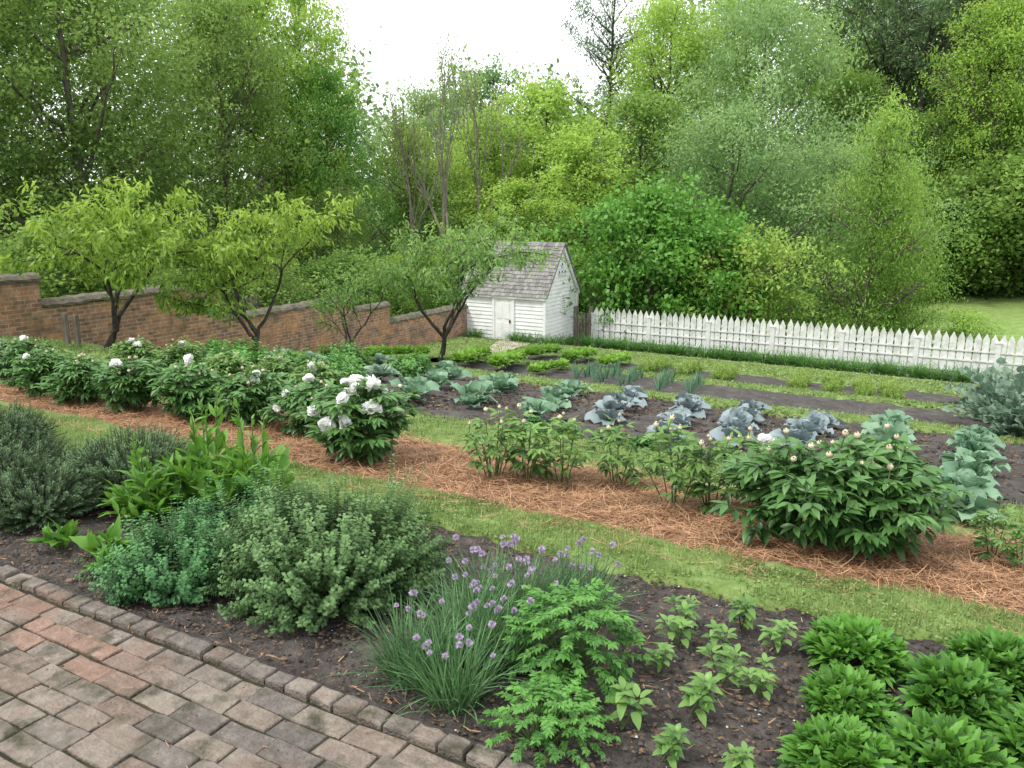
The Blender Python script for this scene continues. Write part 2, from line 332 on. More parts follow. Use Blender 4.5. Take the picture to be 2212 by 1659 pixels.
# ---- scatter
OC=(np.array([(1,0,0),(-1,0,0),(0,1,0),(0,-1,0),(0,0,1),(0,0,-1)],float),np.array([[0,2,4],[2,1,4],[1,3,4],[3,0,4],[2,0,5],[1,2,5],[3,1,5],[0,3,5]]))
def scatter(name,mat,n,x0,x1,y0,y1,s0,s1,seed,off=.0,flat=.6):
    r=np.random.default_rng(seed);x=r.uniform(x0,x1,n);y=r.uniform(y0,y1,n)
    s=s0+(s1-s0)*r.random(n)**3
    V=OC[0][None]*s[:,None,None]*(.6+.8*r.random((n,6,1)));a=r.uniform(0,6.3,n);c,sn=np.cos(a)[:,None],np.sin(a)[:,None]
    V=np.stack([V[...,0]*c-V[...,1]*sn,V[...,0]*sn+V[...,1]*c,V[...,2]*flat],-1)+np.stack([x,y,H(x,y)+off],-1)[:,None]
    mb=MB();mb.add(V.reshape(-1,3),(OC[1][None]+(np.arange(n)*6)[:,None,None]).reshape(-1,3),0,np.repeat(r.random(n)**1.4,6))
    struct(name,mb.mesh(name,mat,False),'stuff')
scatter('soil_crumbs',M['clod'],32000,-5,1.2,1.88,3.45,.0025,.013,5,.012)
scatter('white_pebbles',M['pebble'],700,-5,1.2,1.88,3.45,.002,.007,6,.014)
scatter('soil_crumbs',M['clod'],16000,-7,4,6.35,10.35,.006,.035,7,.02)
scatter('bed_pebbles',M['pebble'],500,-7,4,6.35,13.8,.004,.010,8,.03)
scatter('path_litter',M['clod'],3500,-4,1,.2,1.84,.001,.004,18,.006)
def straw(name,n,ymean,ysd,y0,y1,x0,x1,l0,l1,off,seed,w=1.):
    r=np.random.default_rng(seed)
    x=r.uniform(x0,x1,n);y=ymean+r.normal(0,ysd,n);y=np.clip(y,y0,y1)+.04*vn(x,x*0,.4)
    z=H(x,y)+off+.05*(vn(x,y,.18,1)+.5*vn(x,y,.18/2.3,2))*w+r.random(n)*.025*w
    a=r.uniform(0,2*PI,n)+.6*vn(x,y,.3,7);el=r.normal(0,.13*w,n)
    D=np.stack([np.cos(a)*np.cos(el),np.sin(a)*np.cos(el),np.sin(el)],-1);N=nrm(UP+r.normal(0,.35*w,(n,3)))
    mb=MB();leaves(mb,TPIN,np.stack([x,y,z],-1),D,N,r.uniform(l0,l1,n),r.uniform(.0018,.0038,n),r.normal(0,.15,n),0,np.clip(r.normal(.5,.26,n),0,1))
    struct(name,mb.mesh(name,M['straw']),'stuff')
straw('pine_straw',76000,4.52,.42,3.68,5.4,-9.8,3.5,.06,.13,.015,9)
straw('dry_twigs',900,2.6,.6,1.9,3.4,-4,1.2,.015,.05,.025,10,.4)
straw('path_twigs',160,1.2,.5,.3,1.75,-4,.6,.01,.04,.014,11,.1)
def grass(name,n,x0,x1,y0,y1,l0,l1,w,seed,off=.03,mat='grass',wob=.06):
    r=np.random.default_rng(seed);x=r.uniform(x0,x1,n);y=r.uniform(y0-wob,y1+wob,n)
    k=(vn(x,y,.12,seed)+vn(x,y,.5,seed+1)*.7+.75)>r.random(n)*.9
    k&=(y>y0+wob*2*vn(x,x*0,.3,3))&(y<y1+wob*2*vn(x,x*0+9,.3,3));x,y=x[k],y[k];n=len(x)
    a=r.uniform(0,2*PI,n);t=np.abs(r.normal(0,.55,n));D=np.stack([np.cos(a)*np.sin(t),np.sin(a)*np.sin(t),np.cos(t)],-1)
    N=nrm(np.stack([-np.cos(a)*np.cos(t),-np.sin(a)*np.cos(t),np.sin(t)],-1)+r.normal(0,.2,(n,3)))
    patch=.5+.8*vn(x,y,.35,seed+2)
    mb=MB();leaves(mb,TBL,np.stack([x,y,H(x,y)+off],-1),D,N,r.uniform(l0,l1,n)*(.6+.8*patch.clip(0,1)),w*r.uniform(.6,1.4,n),-r.uniform(0,.6,n),0,np.clip(patch+r.normal(0,.2,n),0,1))
    m=n//2;ii=r.integers(0,n,m);xx=x[ii]+r.normal(0,.02,m);yy=y[ii]+r.normal(0,.02,m)
    P=np.stack([xx,yy,H(xx,yy)+off+r.random(m)*l0],-1)
    leaves(mb,TQ,P,nrm(r.normal(size=(m,3))*[1,1,.25]),nrm(UP+r.normal(0,.4,(m,3))),w*5,w*4,0,0,np.clip(r.normal(.5,.25,m),0,1))
    struct(name,mb.mesh(name,M[mat]),'stuff')
grass('grass',52000,-9,2.5,3.42,3.92,.02,.06,.0035,21)
grass('grass',22000,-9,3,5.35,6.3,.025,.06,.005,22)
grass('grass',14000,-9.5,4,10.35,11.2,.03,.07,.009,23)
grass('grass',12000,-9.5,4.5,13.85,14.8,.03,.07,.011,24)
grass('grass',22000,-9.5,5,17.6,22.5,.03,.09,.015,25)
grass('grass',22000,-14,-9,6.6,22.4,.03,.09,.014,26)
grass('grass',15000,-9,-4.3,3.05,3.5,.02,.05,.004,27,.03)
# ------------------------------------------------------------------ near plants
def stemcurve(b,t,k=6,lift=.5):
    s=np.linspace(0,1,k)[:,None];b=np.array(b);t=np.array(t)
    c=np.array([b[0]+(t[0]-b[0])*(1-lift),b[1]+(t[1]-b[1])*(1-lift),b[2]+(t[2]-b[2])*(.5+lift*.5)])
    return (1-s)**2*b+2*s*(1-s)*c+s*s*t
def az(a,t): return np.stack([np.cos(a)*np.sin(t),np.sin(a)*np.sin(t),np.cos(t)+0*a],-1)
def fan(mb,p,d,L,W,r,tone,k=5,mat=0,tm=TLAN,bend=.35,spreadang=1.25):
    d=d/np.linalg.norm(d);side=np.cross(d,UP);side/=max(np.linalg.norm(side),1e-6);up=np.cross(side,d)
    th=np.linspace(-spreadang,spreadang,k)+r.normal(0,.12,k)
    D=np.cos(th)[:,None]*d+np.sin(th)[:,None]*side+r.normal(0,.12,(k,3))
    sz=1-.25*np.abs(th)/spreadang
    leaves(mb,tm,np.repeat(p[None],k,0),D,up+r.normal(0,.2,(k,3)),L*sz*r.uniform(.85,1.15,k),W*r.uniform(.85,1.15,k),bend*r.uniform(.4,1.4,k),mat,np.clip(tone+r.normal(0,.13,k),0,1))
def peony(seed,R=.42,Hh=.5,ns=30,L=.115,W=.036,per=2):
    r=np.random.default_rng(seed);mb=MB();tips=[]
    for i in range(ns):
        a=i*2.399+r.normal(0,.2);u=(i+.5)/ns;rad=R*math.sqrt(u)*r.uniform(.7,1.1)
        hz=Hh*(1-.5*u**2)*r.uniform(.78,1.12)
        b=(math.cos(a)*rad*.22,math.sin(a)*rad*.22,0);t=(math.cos(a)*rad*.85,math.sin(a)*rad*.85,hz)
        C=stemcurve(b,t,9,.45);tube(mb,C,np.linspace(.005,.003,9),4,1,.4)
        for q in range(3,9):
            for w in range(per if q<8 else per+1):
                aa=r.uniform(0,2*PI);p=C[q]
                out=np.array([math.cos(aa)+.7*math.cos(a)*rad/R,math.sin(aa)+.7*math.sin(a)*rad/R,.35+.25*r.normal()-.5*(q<5)])
                out/=np.linalg.norm(out);pp=p+out*L*r.uniform(.35,.9)
                tube(mb,[p,pp],[.002,.0015],3,1,.5)
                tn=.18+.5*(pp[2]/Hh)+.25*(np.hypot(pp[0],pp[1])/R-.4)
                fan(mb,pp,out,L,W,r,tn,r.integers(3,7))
        tips.append(tuple(C[-1])+(u,))
    return mb.mesh('peony_foliage',[M['peony'],M['stem']]),tips
def flowermesh(seed,rad=.062):
    r=np.random.default_rng(seed);mb=MB();n=90
    k=np.arange(n)+.5;ph=np.arccos(1-1.55*k/n);th=k*2.4
    P=np.zeros((n,3));D=az(th,ph)+r.normal(0,.2,(n,3));D[:,2]*=.75
    tm=T3([(0,.1),(.35,.28),(.65,.5),(.88,.5),(1,.25)],.25,.1)
    lay=r.uniform(.5,1.12,n)
    N=nrm(np.cross(D,np.cross(UP+r.normal(0,.3,(n,3)),D)))
    leaves(mb,tm,P,D,N+r.normal(0,.3,(n,3)),rad*lay,rad*.8,-.25,0,r.uniform(.1,1,n))
    return mb.mesh('peony_flower',M['petal'])
def sph(mb,c,rx,rz,mat,tone,n=8,m=6):
    th=np.linspace(0,2*PI,n,endpoint=False);ph=np.linspace(.02,PI-.02,m)
    V=np.stack([np.sin(ph)[:,None]*np.cos(th)*rx+c[0],np.sin(ph)[:,None]*np.sin(th)*rx+c[1],np.cos(ph)[:,None]*rz+0*th+c[2]],-1).reshape(-1,3)
    i=np.arange(m-1)[:,None]*n;j=np.arange(n)[None];j2=(j+1)%n
    mb.add(V,np.stack([i+j,i+j2,i+n+j2,i+n+j],-1).reshape(-1,4),mat,tone)
def budmesh():
    mb=MB();tube(mb,[(0,0,-.06),(0,0,0)],[.0025,.003],4,1,.5);sph(mb,(0,0,.012),.014,.015,0,.7)
    a=np.arange(5)*2*PI/5;leaves(mb,TS,np.zeros((5,3)),az(a,.9+0*a),np.array([0,0,1.]),.033,.016,-.5,1,.6)
    return mb.mesh('peony_bud',[M['bud'],M['stem']])
FL=[flowermesh(1),flowermesh(2)];BUD=budmesh()
PE=[peony(11),peony(12,.42,.5,34),peony(13,.4,.52,28),peony(14,.27,.46,9,.10,.03,1),peony(15,.25,.42,7,.10,.028,1)]
DK="dark leafy peony bush with scattered buds and blooms";SP="sparse young peony with round cream buds on long stems"
pl=[(-.64,4.46,0,1.04,1,9,0,"large dark green peony bush with cream buds on pine straw"),
(-.28,4.58,1,1.02,0,12,0,"large dark green peony bush with cream buds on pine straw"),
(-1.40,4.62,3,1.0,0,6,1,SP),(-1.2,4.72,4,.95,0,4,1,SP),(-1.90,4.90,4,.9,0,4,1,SP),
(-2.22,4.72,4,.95,0,4,1,SP),(-2.64,4.50,3,.98,0,5,1,SP),(-2.45,4.62,4,1.05,0,4,1,SP),(-1.02,5.0,3,.95,1,6,1,SP),
(-3.68,4.40,2,1.02,15,2,0,"peony bush covered in full white flowers above pine straw"),
(-4.5,4.8,1,.84,6,4,0,"peony bush with a few white flowers beside the straw"),
(-5.2,4.8,0,.85,2,9,0,DK),(-5.75,4.6,1,.85,1,9,0,DK),(-6.4,4.5,2,.83,1,8,0,DK),(-7.05,4.45,0,.82,0,9,0,DK),(-7.7,4.5,1,.8,2,6,0,DK),(-8.35,4.7,2,.78,1,6,0,DK),(-9.0,4.8,0,.76,2,6,0,DK),
(-5.5,5.9,2,.76,1,8,1,"peony bush in the second row with pale buds"),
(-6.3,6.1,0,.76,0,8,1,"peony bush in the second row with pale buds"),
(-7.1,6.2,1,.76,0,8,1,"peony bush in the second row with pale buds"),
(-7.9,6.2,2,.72,1,7,1,"peony bush in the second row with pale buds"),
(-8.7,6.2,0,.72,2,5,1,"peony bush in the second row with pale buds"),
(.32,4.8,4,.6,0,0,1,"small young peony shoot on pine straw"),(.45,4.7,4,.55,0,0,1,"small young peony shoot on pine straw")]
r=np.random.default_rng(31)
for x,y,v,s,nf,nb,lt,lab in pl:
    e=ob('peony_bush',None,(x,y,float(H(x,y))+.01),r.uniform(0,6.28),(s,s,s*r.uniform(.92,1.06)));tag(e,lab,'peony','peonies along the pine straw strip')
    me,tips=PE[v];fo=ob('foliage',me,parent=e)
    if lt: fo.material_slots[0].link='OBJECT';fo.material_slots[0].material=M['peony_light']
    ids=r.permutation(len(tips));ids=sorted(ids,key=lambda i:tips[i][3]*(1 if nf<5 else .1)+r.random()*.6)
    for k,i in enumerate(ids[:nf+nb]):
        t=tips[i]
        if k<nf: ob('flower',FL[k%2],(t[0],t[1],t[2]+.05),(r.normal(0,.5),r.normal(0,.5),r.uniform(0,6)),r.uniform(.65,1.3),e)
        else: ob('bud',BUD,(t[0],t[1],t[2]+.085),(r.normal(0,.2),r.normal(0,.2),0),r.uniform(.8,1.3),e)
def needlebush(seed,R,Hh,ns,nn,L,W):
    r=np.random.default_rng(seed);mb=MB()
    for i in range(ns):
        u=r.random();a=r.uniform(0,2*PI);th=.05+1.4*u**.6
        rad=R*r.random()**.5*.5
        b=np.array([math.cos(a)*rad,math.sin(a)*rad,Hh*.1]);lump=1+.1*math.sin(a*3+seed)+.06*math.sin(a*7+th*5)+r.normal(0,.06)
        t=b*[.8,.8,1]+np.array([math.cos(a)*math.sin(th)*R*.72*lump,math.sin(a)*math.sin(th)*R*.72*lump,math.cos(th)*Hh*.9*lump])
        t[2]=max(t[2],.05);C=stemcurve(b,t,7,.45);
        tube(mb,C,np.linspace(.003,.0012,7),3,1,.3)
        s=np.linspace(.35,1,nn);f=s*6;k=np.minimum(f.astype(int),5);P=C[k]+(C[k+1]-C[k])*(f-k)[:,None]
        ax=nrm(C[k+1]-C[k]);q=nrm(rdir(r,nn));q=nrm(q-(q*ax).sum(1,keepdims=True)*ax)
        D=nrm(q+ax*.9)
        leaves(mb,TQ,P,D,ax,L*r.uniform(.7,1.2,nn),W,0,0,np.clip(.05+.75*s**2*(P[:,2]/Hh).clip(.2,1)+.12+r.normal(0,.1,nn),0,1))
    return mb
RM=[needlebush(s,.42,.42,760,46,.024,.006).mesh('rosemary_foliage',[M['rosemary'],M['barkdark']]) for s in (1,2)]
for x,y,s,v in [(-4.2,2.9,.98,0),(-4.75,2.5,.88,1),(-4.25,2.35,.75,1),(-5.75,3.0,.8,0)]:
    e=ob('rosemary_bush',RM[v],(x,y,float(H(x,y))),r.uniform(0,6),(s,s,s*.92));tag(e,"dense grey-green rosemary bush growing beside the brick path","herb",'rosemary bushes')
def leafbush(seed,R,Hh,ns,nn,L,W,tm,per=2,bend=.2):
    r=np.random.default_rng(seed);mb=MB()
    for i in range(ns):
        u=r.random();a=r.uniform(0,2*PI);th=.05+1.35*u**.6
        rad=R*r.random()**.5*.5;lump=1+.11*math.sin(a*3+seed)+.07*math.sin(a*7)+r.normal(0,.12)
        b=np.array([math.cos(a)*rad,math.sin(a)*rad,0]);t=b+np.array([math.cos(a)*math.sin(th)*R*.7*lump,math.sin(a)*math.sin(th)*R*.7*lump,math.cos(th)*Hh*lump])
        t[2]=max(t[2],.04);C=stemcurve(b,t,8,.35);tube(mb,C,np.linspace(.0025,.0012,8),3,1,.5)
        s=np.repeat(np.linspace(.35,1,nn),per);m=len(s);f=s*6.999;k=f.astype(int);P=C[k]+(C[k+1]-C[k])*(f-k)[:,None]
        ax=nrm(C[k+1]-C[k]);q=rdir(r,m);q=nrm(q-(q*ax).sum(1,keepdims=True)*ax);D=nrm(q+ax*.45)
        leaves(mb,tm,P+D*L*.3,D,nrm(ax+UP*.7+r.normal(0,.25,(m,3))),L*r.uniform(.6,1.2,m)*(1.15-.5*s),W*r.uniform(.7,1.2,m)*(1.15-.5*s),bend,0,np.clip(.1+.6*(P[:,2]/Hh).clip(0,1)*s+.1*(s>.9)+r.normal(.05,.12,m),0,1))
    return mb
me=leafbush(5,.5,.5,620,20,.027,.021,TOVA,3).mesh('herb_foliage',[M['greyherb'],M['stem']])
tag(ob('herb_bush',me,(-2.36,2.52,float(H(0,2.5))),0,(.98,.92,.86)),"large mounded grey-green herb bush with small crinkled leaves","herb")
me=leafbush(6,.33,.34,260,10,.026,.025,TS,4,.3).mesh('rue_foliage',[M['bluegreen'],M['stem']])
for x,y,s in[(-2.92,2.15,.88),(-3.1,2.72,.85),(-3.2,2.42,.55)]:
    tag(ob('leafy_herb',me,(x,y,float(H(x,y))),x*3,s),"low blue-green herb with small rounded lobed leaves","herb",'blue-green herbs')
TLONG=T3([(0,.08),(.12,.2),(.25,.36),(.4,.5),(.55,.5),(.7,.42),(.85,.25),(1,.03)],.35,.16)
def dock(seed,nst,L,W,Hh,R,stalks=0):
    r=np.random.default_rng(seed);mb=MB()
    for i in range(nst):
        a=i*2.4+r.normal(0,.2);u=(i+.5)/nst;rad=R*math.sqrt(u)
        b=np.array([math.cos(a)*rad*.45,math.sin(a)*rad*.45,0]);t=np.array([math.cos(a)*rad,math.sin(a)*rad,Hh*(.8-.5*u)*r.uniform(.7,1.2)])
        st=i<stalks
        if st: t=np.array([math.cos(a)*rad*1.1,math.sin(a)*rad*1.1,Hh*r.uniform(1.3,1.75)])
        C=stemcurve(b,t,8,.45);tube(mb,C,np.linspace(.005,.003,8),4,1,.7)
        n=14 if st else 8;s=r.uniform(.3 if st else .1,1,n);f=s*6.99;k=f.astype(int);P=C[k]+(C[k+1]-C[k])*(f-k)[:,None]
        aa=a+r.normal(0,1.1,n);D=az(aa,r.uniform(.1,.65,n)+.3*u);N=np.cross(np.cross(D,UP),D)+r.normal(0,.45,(n,3))
        sz=(1-.75*s) if st else (1.15-.35*s)
        leaves(mb,TLONG,P,D,N,L*sz*r.uniform(.75,1.15,n),W*sz*r.uniform(.8,1.2,n),r.uniform(.05,.7,n),0,np.clip(r.normal(.5,.2,n)+.15*s,0,1))
    return mb.mesh('dock_foliage',[M['dock'],M['stem']])
D1=dock(1,30,.19,.045,.42,.24,4);D2=dock(2,4,.16,.055,.1,.07,0)
for k,(x,y,s) in enumerate([(-3.62,2.95,1.05),(-3.32,3.02,1.0),(-3.75,2.65,.75)]):
    tag(ob('sorrel_plant',D1,(x,y,float(H(x,y))),k*2,s),"tall bright green sorrel with long upright leaves and stalks","herb",'sorrel plants')
for k,(x,y,s) in enumerate([(-3.45,2.2,1.0),(-3.75,2.15,.8),(-3.3,2.12,.7)]):
    tag(ob('broadleaf_plant',D2,(x,y,float(H(0,y))),k*2,s),"low plant with broad pale green pointed leaves near kerb","herb",'broadleaf plants')
def chives(seed,n,nf,Rr=.10):
    r=np.random.default_rng(seed);mb=MB();a=r.uniform(0,2*PI,n);rd=Rr*np.sqrt(r.random(n));P=np.stack([np.cos(a)*rd,np.sin(a)*rd,0*a],-1)
    a2=a+r.normal(0,.6,n);t=np.abs(r.normal(.08,.24,n))+.26*rd/Rr;D=az(a2,t);N=nrm(np.cross(np.cross(D,UP),D)+r.normal(0,.2,(n,3)))
    tm=T2([(0,.5),(.3,.55),(.6,.5),(.85,.35),(1,.04)])
    leaves(mb,tm,P,D,N,r.uniform(.16,.36,n),r.uniform(.003,.0055,n),r.uniform(-.1,.6,n),0,np.clip(r.normal(.5,.25,n),0,1))
    tips=[]
    for i in range(nf):
        q=r.uniform(0,6.3);tt=abs(r.normal(.2,.2));d=az(np.array([q]),np.array([tt]))[0];Lr=r.uniform(.24,.40);p=np.array([math.cos(q)*Rr*.6*r.random(),math.sin(q)*Rr*.6*r.random(),0])
        tube(mb,[p,p+d*Lr*.5,p+d*Lr],[.002,.002,.0016],4,0,.6);tips.append(p+d*Lr)
    return mb.mesh('chive_leaves',M['chive']),tips
def chiveflower():
    r=np.random.default_rng(4);mb=MB();n=80;k=np.arange(n)+.5;ph=np.arccos(1-1.75*k/n);D=az(k*2.4,ph)
    leaves(mb,TQ,D*.003,D,np.roll(D,1,1),.0125*r.uniform(.7,1.2,n),.005,0,0,r.uniform(0,1,n));return mb.mesh('chive_flower',M['purple'])
CF=chiveflower();CH=[chives(1,420,12),chives(2,380,9),chives(3,300,14)]
for k,(x,y,v,s) in enumerate([(-1.58,2.1,1,.85),(-1.36,2.05,0,.85),(-1.5,2.36,0,.92),(-1.32,2.35,1,.85),(-1.6,2.66,2,.9),(-1.42,2.70,2,.95),(-1.27,2.88,2,.9)]):
    e=ob('chive_clump',None,(x,y,float(H(x,y))),k*1.7,s);tag(e,"clump of thin green chives with lilac pompom flowers","chives",'chive clumps in the herb bed')
    ob('leaves',CH[v][0],parent=e)
    nfl=len(CH[v][1]) if k not in(0,) else 4
    for t in CH[v][1][:nfl]: ob('flower',CF,tuple(t),(r.normal(0,.3),r.normal(0,.3),0),r.uniform(.75,1.25),e)
def parsley(seed,n,R,Hh,L):
    r=np.random.default_rng(seed);mb=MB()
    for i in range(n):
        a=i*2.4+r.normal(0,.2);u=(i+.5)/n;rad=R*math.sqrt(u);t=np.array([math.cos(a)*rad,math.sin(a)*rad,Hh*(1.02-.7*u**1.6)*r.uniform(.85,1.1)]);C=stemcurve((math.cos(a)*.03,math.sin(a)*.03,0),t,7,.45);tube(mb,C,np.linspace(.003,.002,7),3,1,.6)
        d=nrm(np.array([math.cos(a),math.sin(a),.25-.5*u])+r.normal(0,.15,3));s=np.cross(d,UP);s/=np.linalg.norm(s)
        tn=.2+.5*t[2]/Hh+r.normal(0,.12)
        for j,(pos,sc) in enumerate([(0,.8),(.33,.75),(.62,.6)]):
            for sg in(-1,1):
                p=t+d*L*pos;dd=nrm(d*.6+s*sg);fan(mb,p,dd,L*.5*sc,L*.2*sc,r,tn,5,0,TS,.25,.95)
        fan(mb,t+d*L*.8,d,L*.5,L*.2,r,tn+.1,5,0,TS,.25,.9)
    return mb.mesh('parsley_foliage',[M['lovage'],M['stem']])
PA=[parsley(1,95,.21,.28,.085),parsley(2,36,.14,.17,.07)]
tag(ob('lovage_plant',PA[0],(-1.1,2.42,float(H(0,2.4))),0,1.0),"dense bright green lovage clump with deeply cut leaves","herb")
for x,y,s in[(-1.0,1.99,.95),(-1.03,2.17,.7),(-.92,2.06,.7)]:
    tag(ob('parsley_plant',PA[1],(x,y,float(H(x,y))),x*9,s),"small bright green parsley plant at the bed edge","herb",'parsley plants')
def basil(seed):
    r=np.random.default_rng(seed);mb=MB()
    for st in range(r.integers(2,4)):
        a=r.uniform(0,6.3);tip=np.array([math.cos(a)*.045,math.sin(a)*.045,r.uniform(.08,.13)]);C=stemcurve((0,0,0),tip,6,.3);tube(mb,C,np.linspace(.003,.002,6),4,1,.6)
        for q in(2,3,4,5):
            a0=q*PI/2+a
            for w in range(2 if q<5 else 5):
                aa=a0+w*(PI if q<5 else 1.257);t=1.1 if q<5 else .75;d=az(np.array([aa]),np.array([t+r.normal(0,.15)]))[0]
                Ls=.055 if q<5 else .04;leaves(mb,TOVA,C[q]+d*.012,d,UP,Ls*r.uniform(.7,1.2),Ls*.52,r.uniform(.3,.8),0,np.clip(r.normal(.6,.2),0,1))
    return mb.mesh('basil_foliage',[M['basil'],M['stem']])
BA=[basil(i) for i in range(6)]
for k,(x,y) in enumerate([(-.82,2.63),(-.68,2.85),(-.64,2.40),(-.46,2.64),(-.64,3.14),(-.87,3.05),(-.47,3.03),(-.81,2.20),(-.64,2.11),(-.82,2.85),(-.42,2.15),(-.60,2.66)]):
    tag(ob('basil_plant',BA[k%6],(x,y,float(H(x,y))),k*2.1,.85+.4*((k*7)%5)/5),"young basil seedling in dark crumbly soil","herb",'basil seedlings')
def rosette(seed,n,L,W,tmax=1.1,mat='rosette',tm=TOBO,sp=.085,heads=7):
    r=np.random.default_rng(seed);mb=MB();
    for h in range(heads):
        ring=0 if h==0 else (sp if h<7 else sp*1.75);ha=h*1.05+seed if h<7 else h*.62+seed;m=n//heads
        hx,hy=math.cos(ha)*ring,math.sin(ha)*ring;hz=.11*(1-(ring/(sp*2.1))**2)*(L/.13)
        i=np.arange(m);a=i*2.4+h;t=.06+tmax*(i/m)**.9+r.normal(0,.12,m);D=az(a,t)+np.array([hx,hy,0])*4.;N=nrm(np.cross(np.cross(D,UP),D)+r.normal(0,.3,(m,3)))
        P=np.stack([hx+0*a,hy+0*a,.02+hz+0*a],-1);leaves(mb,tm,P,D,N,L*r.uniform(.6,1.12,m),W*r.uniform(.75,1.15,m),r.uniform(0,.6,m),0,np.clip(.8-.5*i/m+r.normal(0,.15,m),0,1))
    return mb.mesh('rosette_foliage',M[mat])
RO=[rosette(i,640,.095,.026,1.2,'rosette',TOBO,.065,16) for i in(1,2)]
for k,(x,y,s) in enumerate([(-.19,3.08,1.05),(-.17,2.70,.86),(-.14,2.32,.96),(.14,2.92,1.05),(.29,3.26,1.0),(.12,2.46,1.05),(.42,2.75,1.0),(.58,3.15,.95),(.44,2.35,1.0),(.75,2.85,.95)]):
    tag(ob('leafy_rosette',RO[k%2],(x,y,float(H(x,y))),k*1.3,s),"dense bright green rosette herb with scalloped upright leaves","herb",'leafy rosette herbs')
def cabbage(seed,n,L,W,mat,tmax=1.25,ru=.12,stem=.05,b0=.1,b1=.45):
    r=np.random.default_rng(seed);mb=MB();tms=[tcab(ru,s) for s in range(3)]
    tube(mb,[(0,0,0),(0,0,stem+.03)],[.02,.018],6,0,.6)
    for i in range(n):
        a=i*2.4+r.normal(0,.2);t=.12+tmax*(i/n)*r.uniform(.8,1.1);d=az(np.array([a]),np.array([t]))[0];N=np.cross(np.cross(d,UP),d)+r.normal(0,.25,3)
        leaves(mb,tms[i%3],np.array([0,0,stem+.02*(1-i/n)]),d,N,L*(.6+.5*i/n)*r.uniform(.8,1.15),W*(.6+.5*i/n)*r.uniform(.85,1.1),r.uniform(b0,b1),0,float(np.clip(r.normal(.6,.22),0,1)))
    return mb.mesh('cabbage_leaves',M[mat])
CG=[cabbage(i,14,.34,.21,'cab',1.2,.16,.05,.0,.55) for i in(1,2,9)];CP=[cabbage(i,14,.32,.21,'cabp',1.2,.18,.05,.0,.6) for i in(3,4,8)];BR=[cabbage(i,22,.34,.2,'cab',1.3,.2,.1) for i in(5,6)]
colsC=[((-5.25,7.1),(-6.6,10.0),0,6),((-4.45,7.05),(-5.45,9.9),0,6),((-3.70,7.2),(-4.55,10.1),0,6),((-2.98,7.4),(-3.7,10.0),1,5),((-2.33,7.2),(-2.85,9.9),1,6),((-1.74,7.3),(-2.1,10.0),1,6),((-1.15,7.6),(-1.2,9.6),1,4),((-.45,7.9),(-.5,10.1),0,4)]
for (a,b,t,n) in colsC:
    for k in range(n):
        u=k/max(n-1,1);x=a[0]+(b[0]-a[0])*u+r.normal(0,.05);y=a[1]+(b[1]-a[1])*u+r.normal(0,.08);s=r.uniform(.65,.88)
        if t==0: tag(ob('cabbage',CG[k%3],(x,y,float(H(x,y))),r.uniform(0,6),s),"blue-green cabbage with open broad leaves in dark soil","cabbage",'green cabbages in rows')
        else: tag(ob('purple_cabbage',CP[k%3],(x,y,float(H(x,y))),r.uniform(0,6),s),"purple-grey cabbage with open leaves in dark soil","cabbage",'purple cabbages in rows')
for k,(x,y) in enumerate([(.16,5.55),(.2,6.2),(.24,6.85),(.27,7.5),(.3,8.2),(.32,8.9),(.33,9.5),(.9,6.5),(.95,7.3),(1.0,8.1)]):
    tag(ob('broccoli_plant',BR[k%2],(x,y,float(H(x,y))),k*1.9,.74),"pale blue-green broccoli plant with wavy leaves","broccoli",'broccoli plants in a row')
KA=[cabbage(i,26,.17,.13,'bluegreen',1.35,.3,.02) for i in(7,8)]
for k,(x,y) in enumerate([(-3.0,6.45),(-2.6,6.5),(-2.25,6.45),(-1.9,6.5),(-1.55,6.45),(-1.2,6.5),(-.85,6.6),(-.5,6.5),(-3.4,6.6)]):
    tag(ob('kale_plant',KA[k%2],(x,y,float(H(x,y))),k*1.9,.95),"low frilly green kale plant in the vegetable bed","kale",'kale plants')
def cardoon(seed):
    r=np.random.default_rng(seed);mb=MB()
    for i in range(44):
        a=i*2.4+r.normal(0,.2);t=.05+.9*(i/44)*r.uniform(.6,1.1);L=r.uniform(.5,.85);d=az(np.array([a]),np.array([t]))[0];s=np.cross(d,UP);s/=np.linalg.norm(s);up=np.cross(s,d)
        bd=r.uniform(.3,.8);C=np.array([d*q*L-up*bd*q*q*L for q in np.linspace(0,1,9)]);tube(mb,C,np.linspace(.010,.003,9),4,0,.8)
        for q in range(2,9):
            for sg in(-1,1): leaves(mb,TOVA,C[q],nrm(s*sg*.8+d+r.normal(0,.25,3)),up+r.normal(0,.45,3),.19*(1.2-q/11)*r.uniform(.7,1.2),.10,.35,0,float(np.clip(r.normal(.5,.25),0,1)))
    return mb.mesh('cardoon_leaves',M['cardoon'])
CD=[cardoon(1),cardoon(2)]
for k,(x,y,s) in enumerate([(.8,11.6,1.1),(1.6,12.0,1.15),(1.35,10.7,1.0),(.75,12.9,.9),(2.0,11.0,1.1),(.85,10.9,.8)]):
    tag(ob('cardoon_plant',CD[k%2],(x,y,float(H(x,y))),k*2,s),"large silvery cardoon with arching jagged leaves","cardoon",'silvery cardoons')
LE=[rosette(i,126,.17,.08,1.25,'lettuce',TOVA,.07) for i in(11,12)];VG=cabbage(9,26,.36,.17,'cardoon',1.2,.15,.08)
GV=leafbush(41,.4,.42,70,7,.11,.055,TOVA,3,.4).mesh('bean_foliage',[M['lovage'],M['stem']])
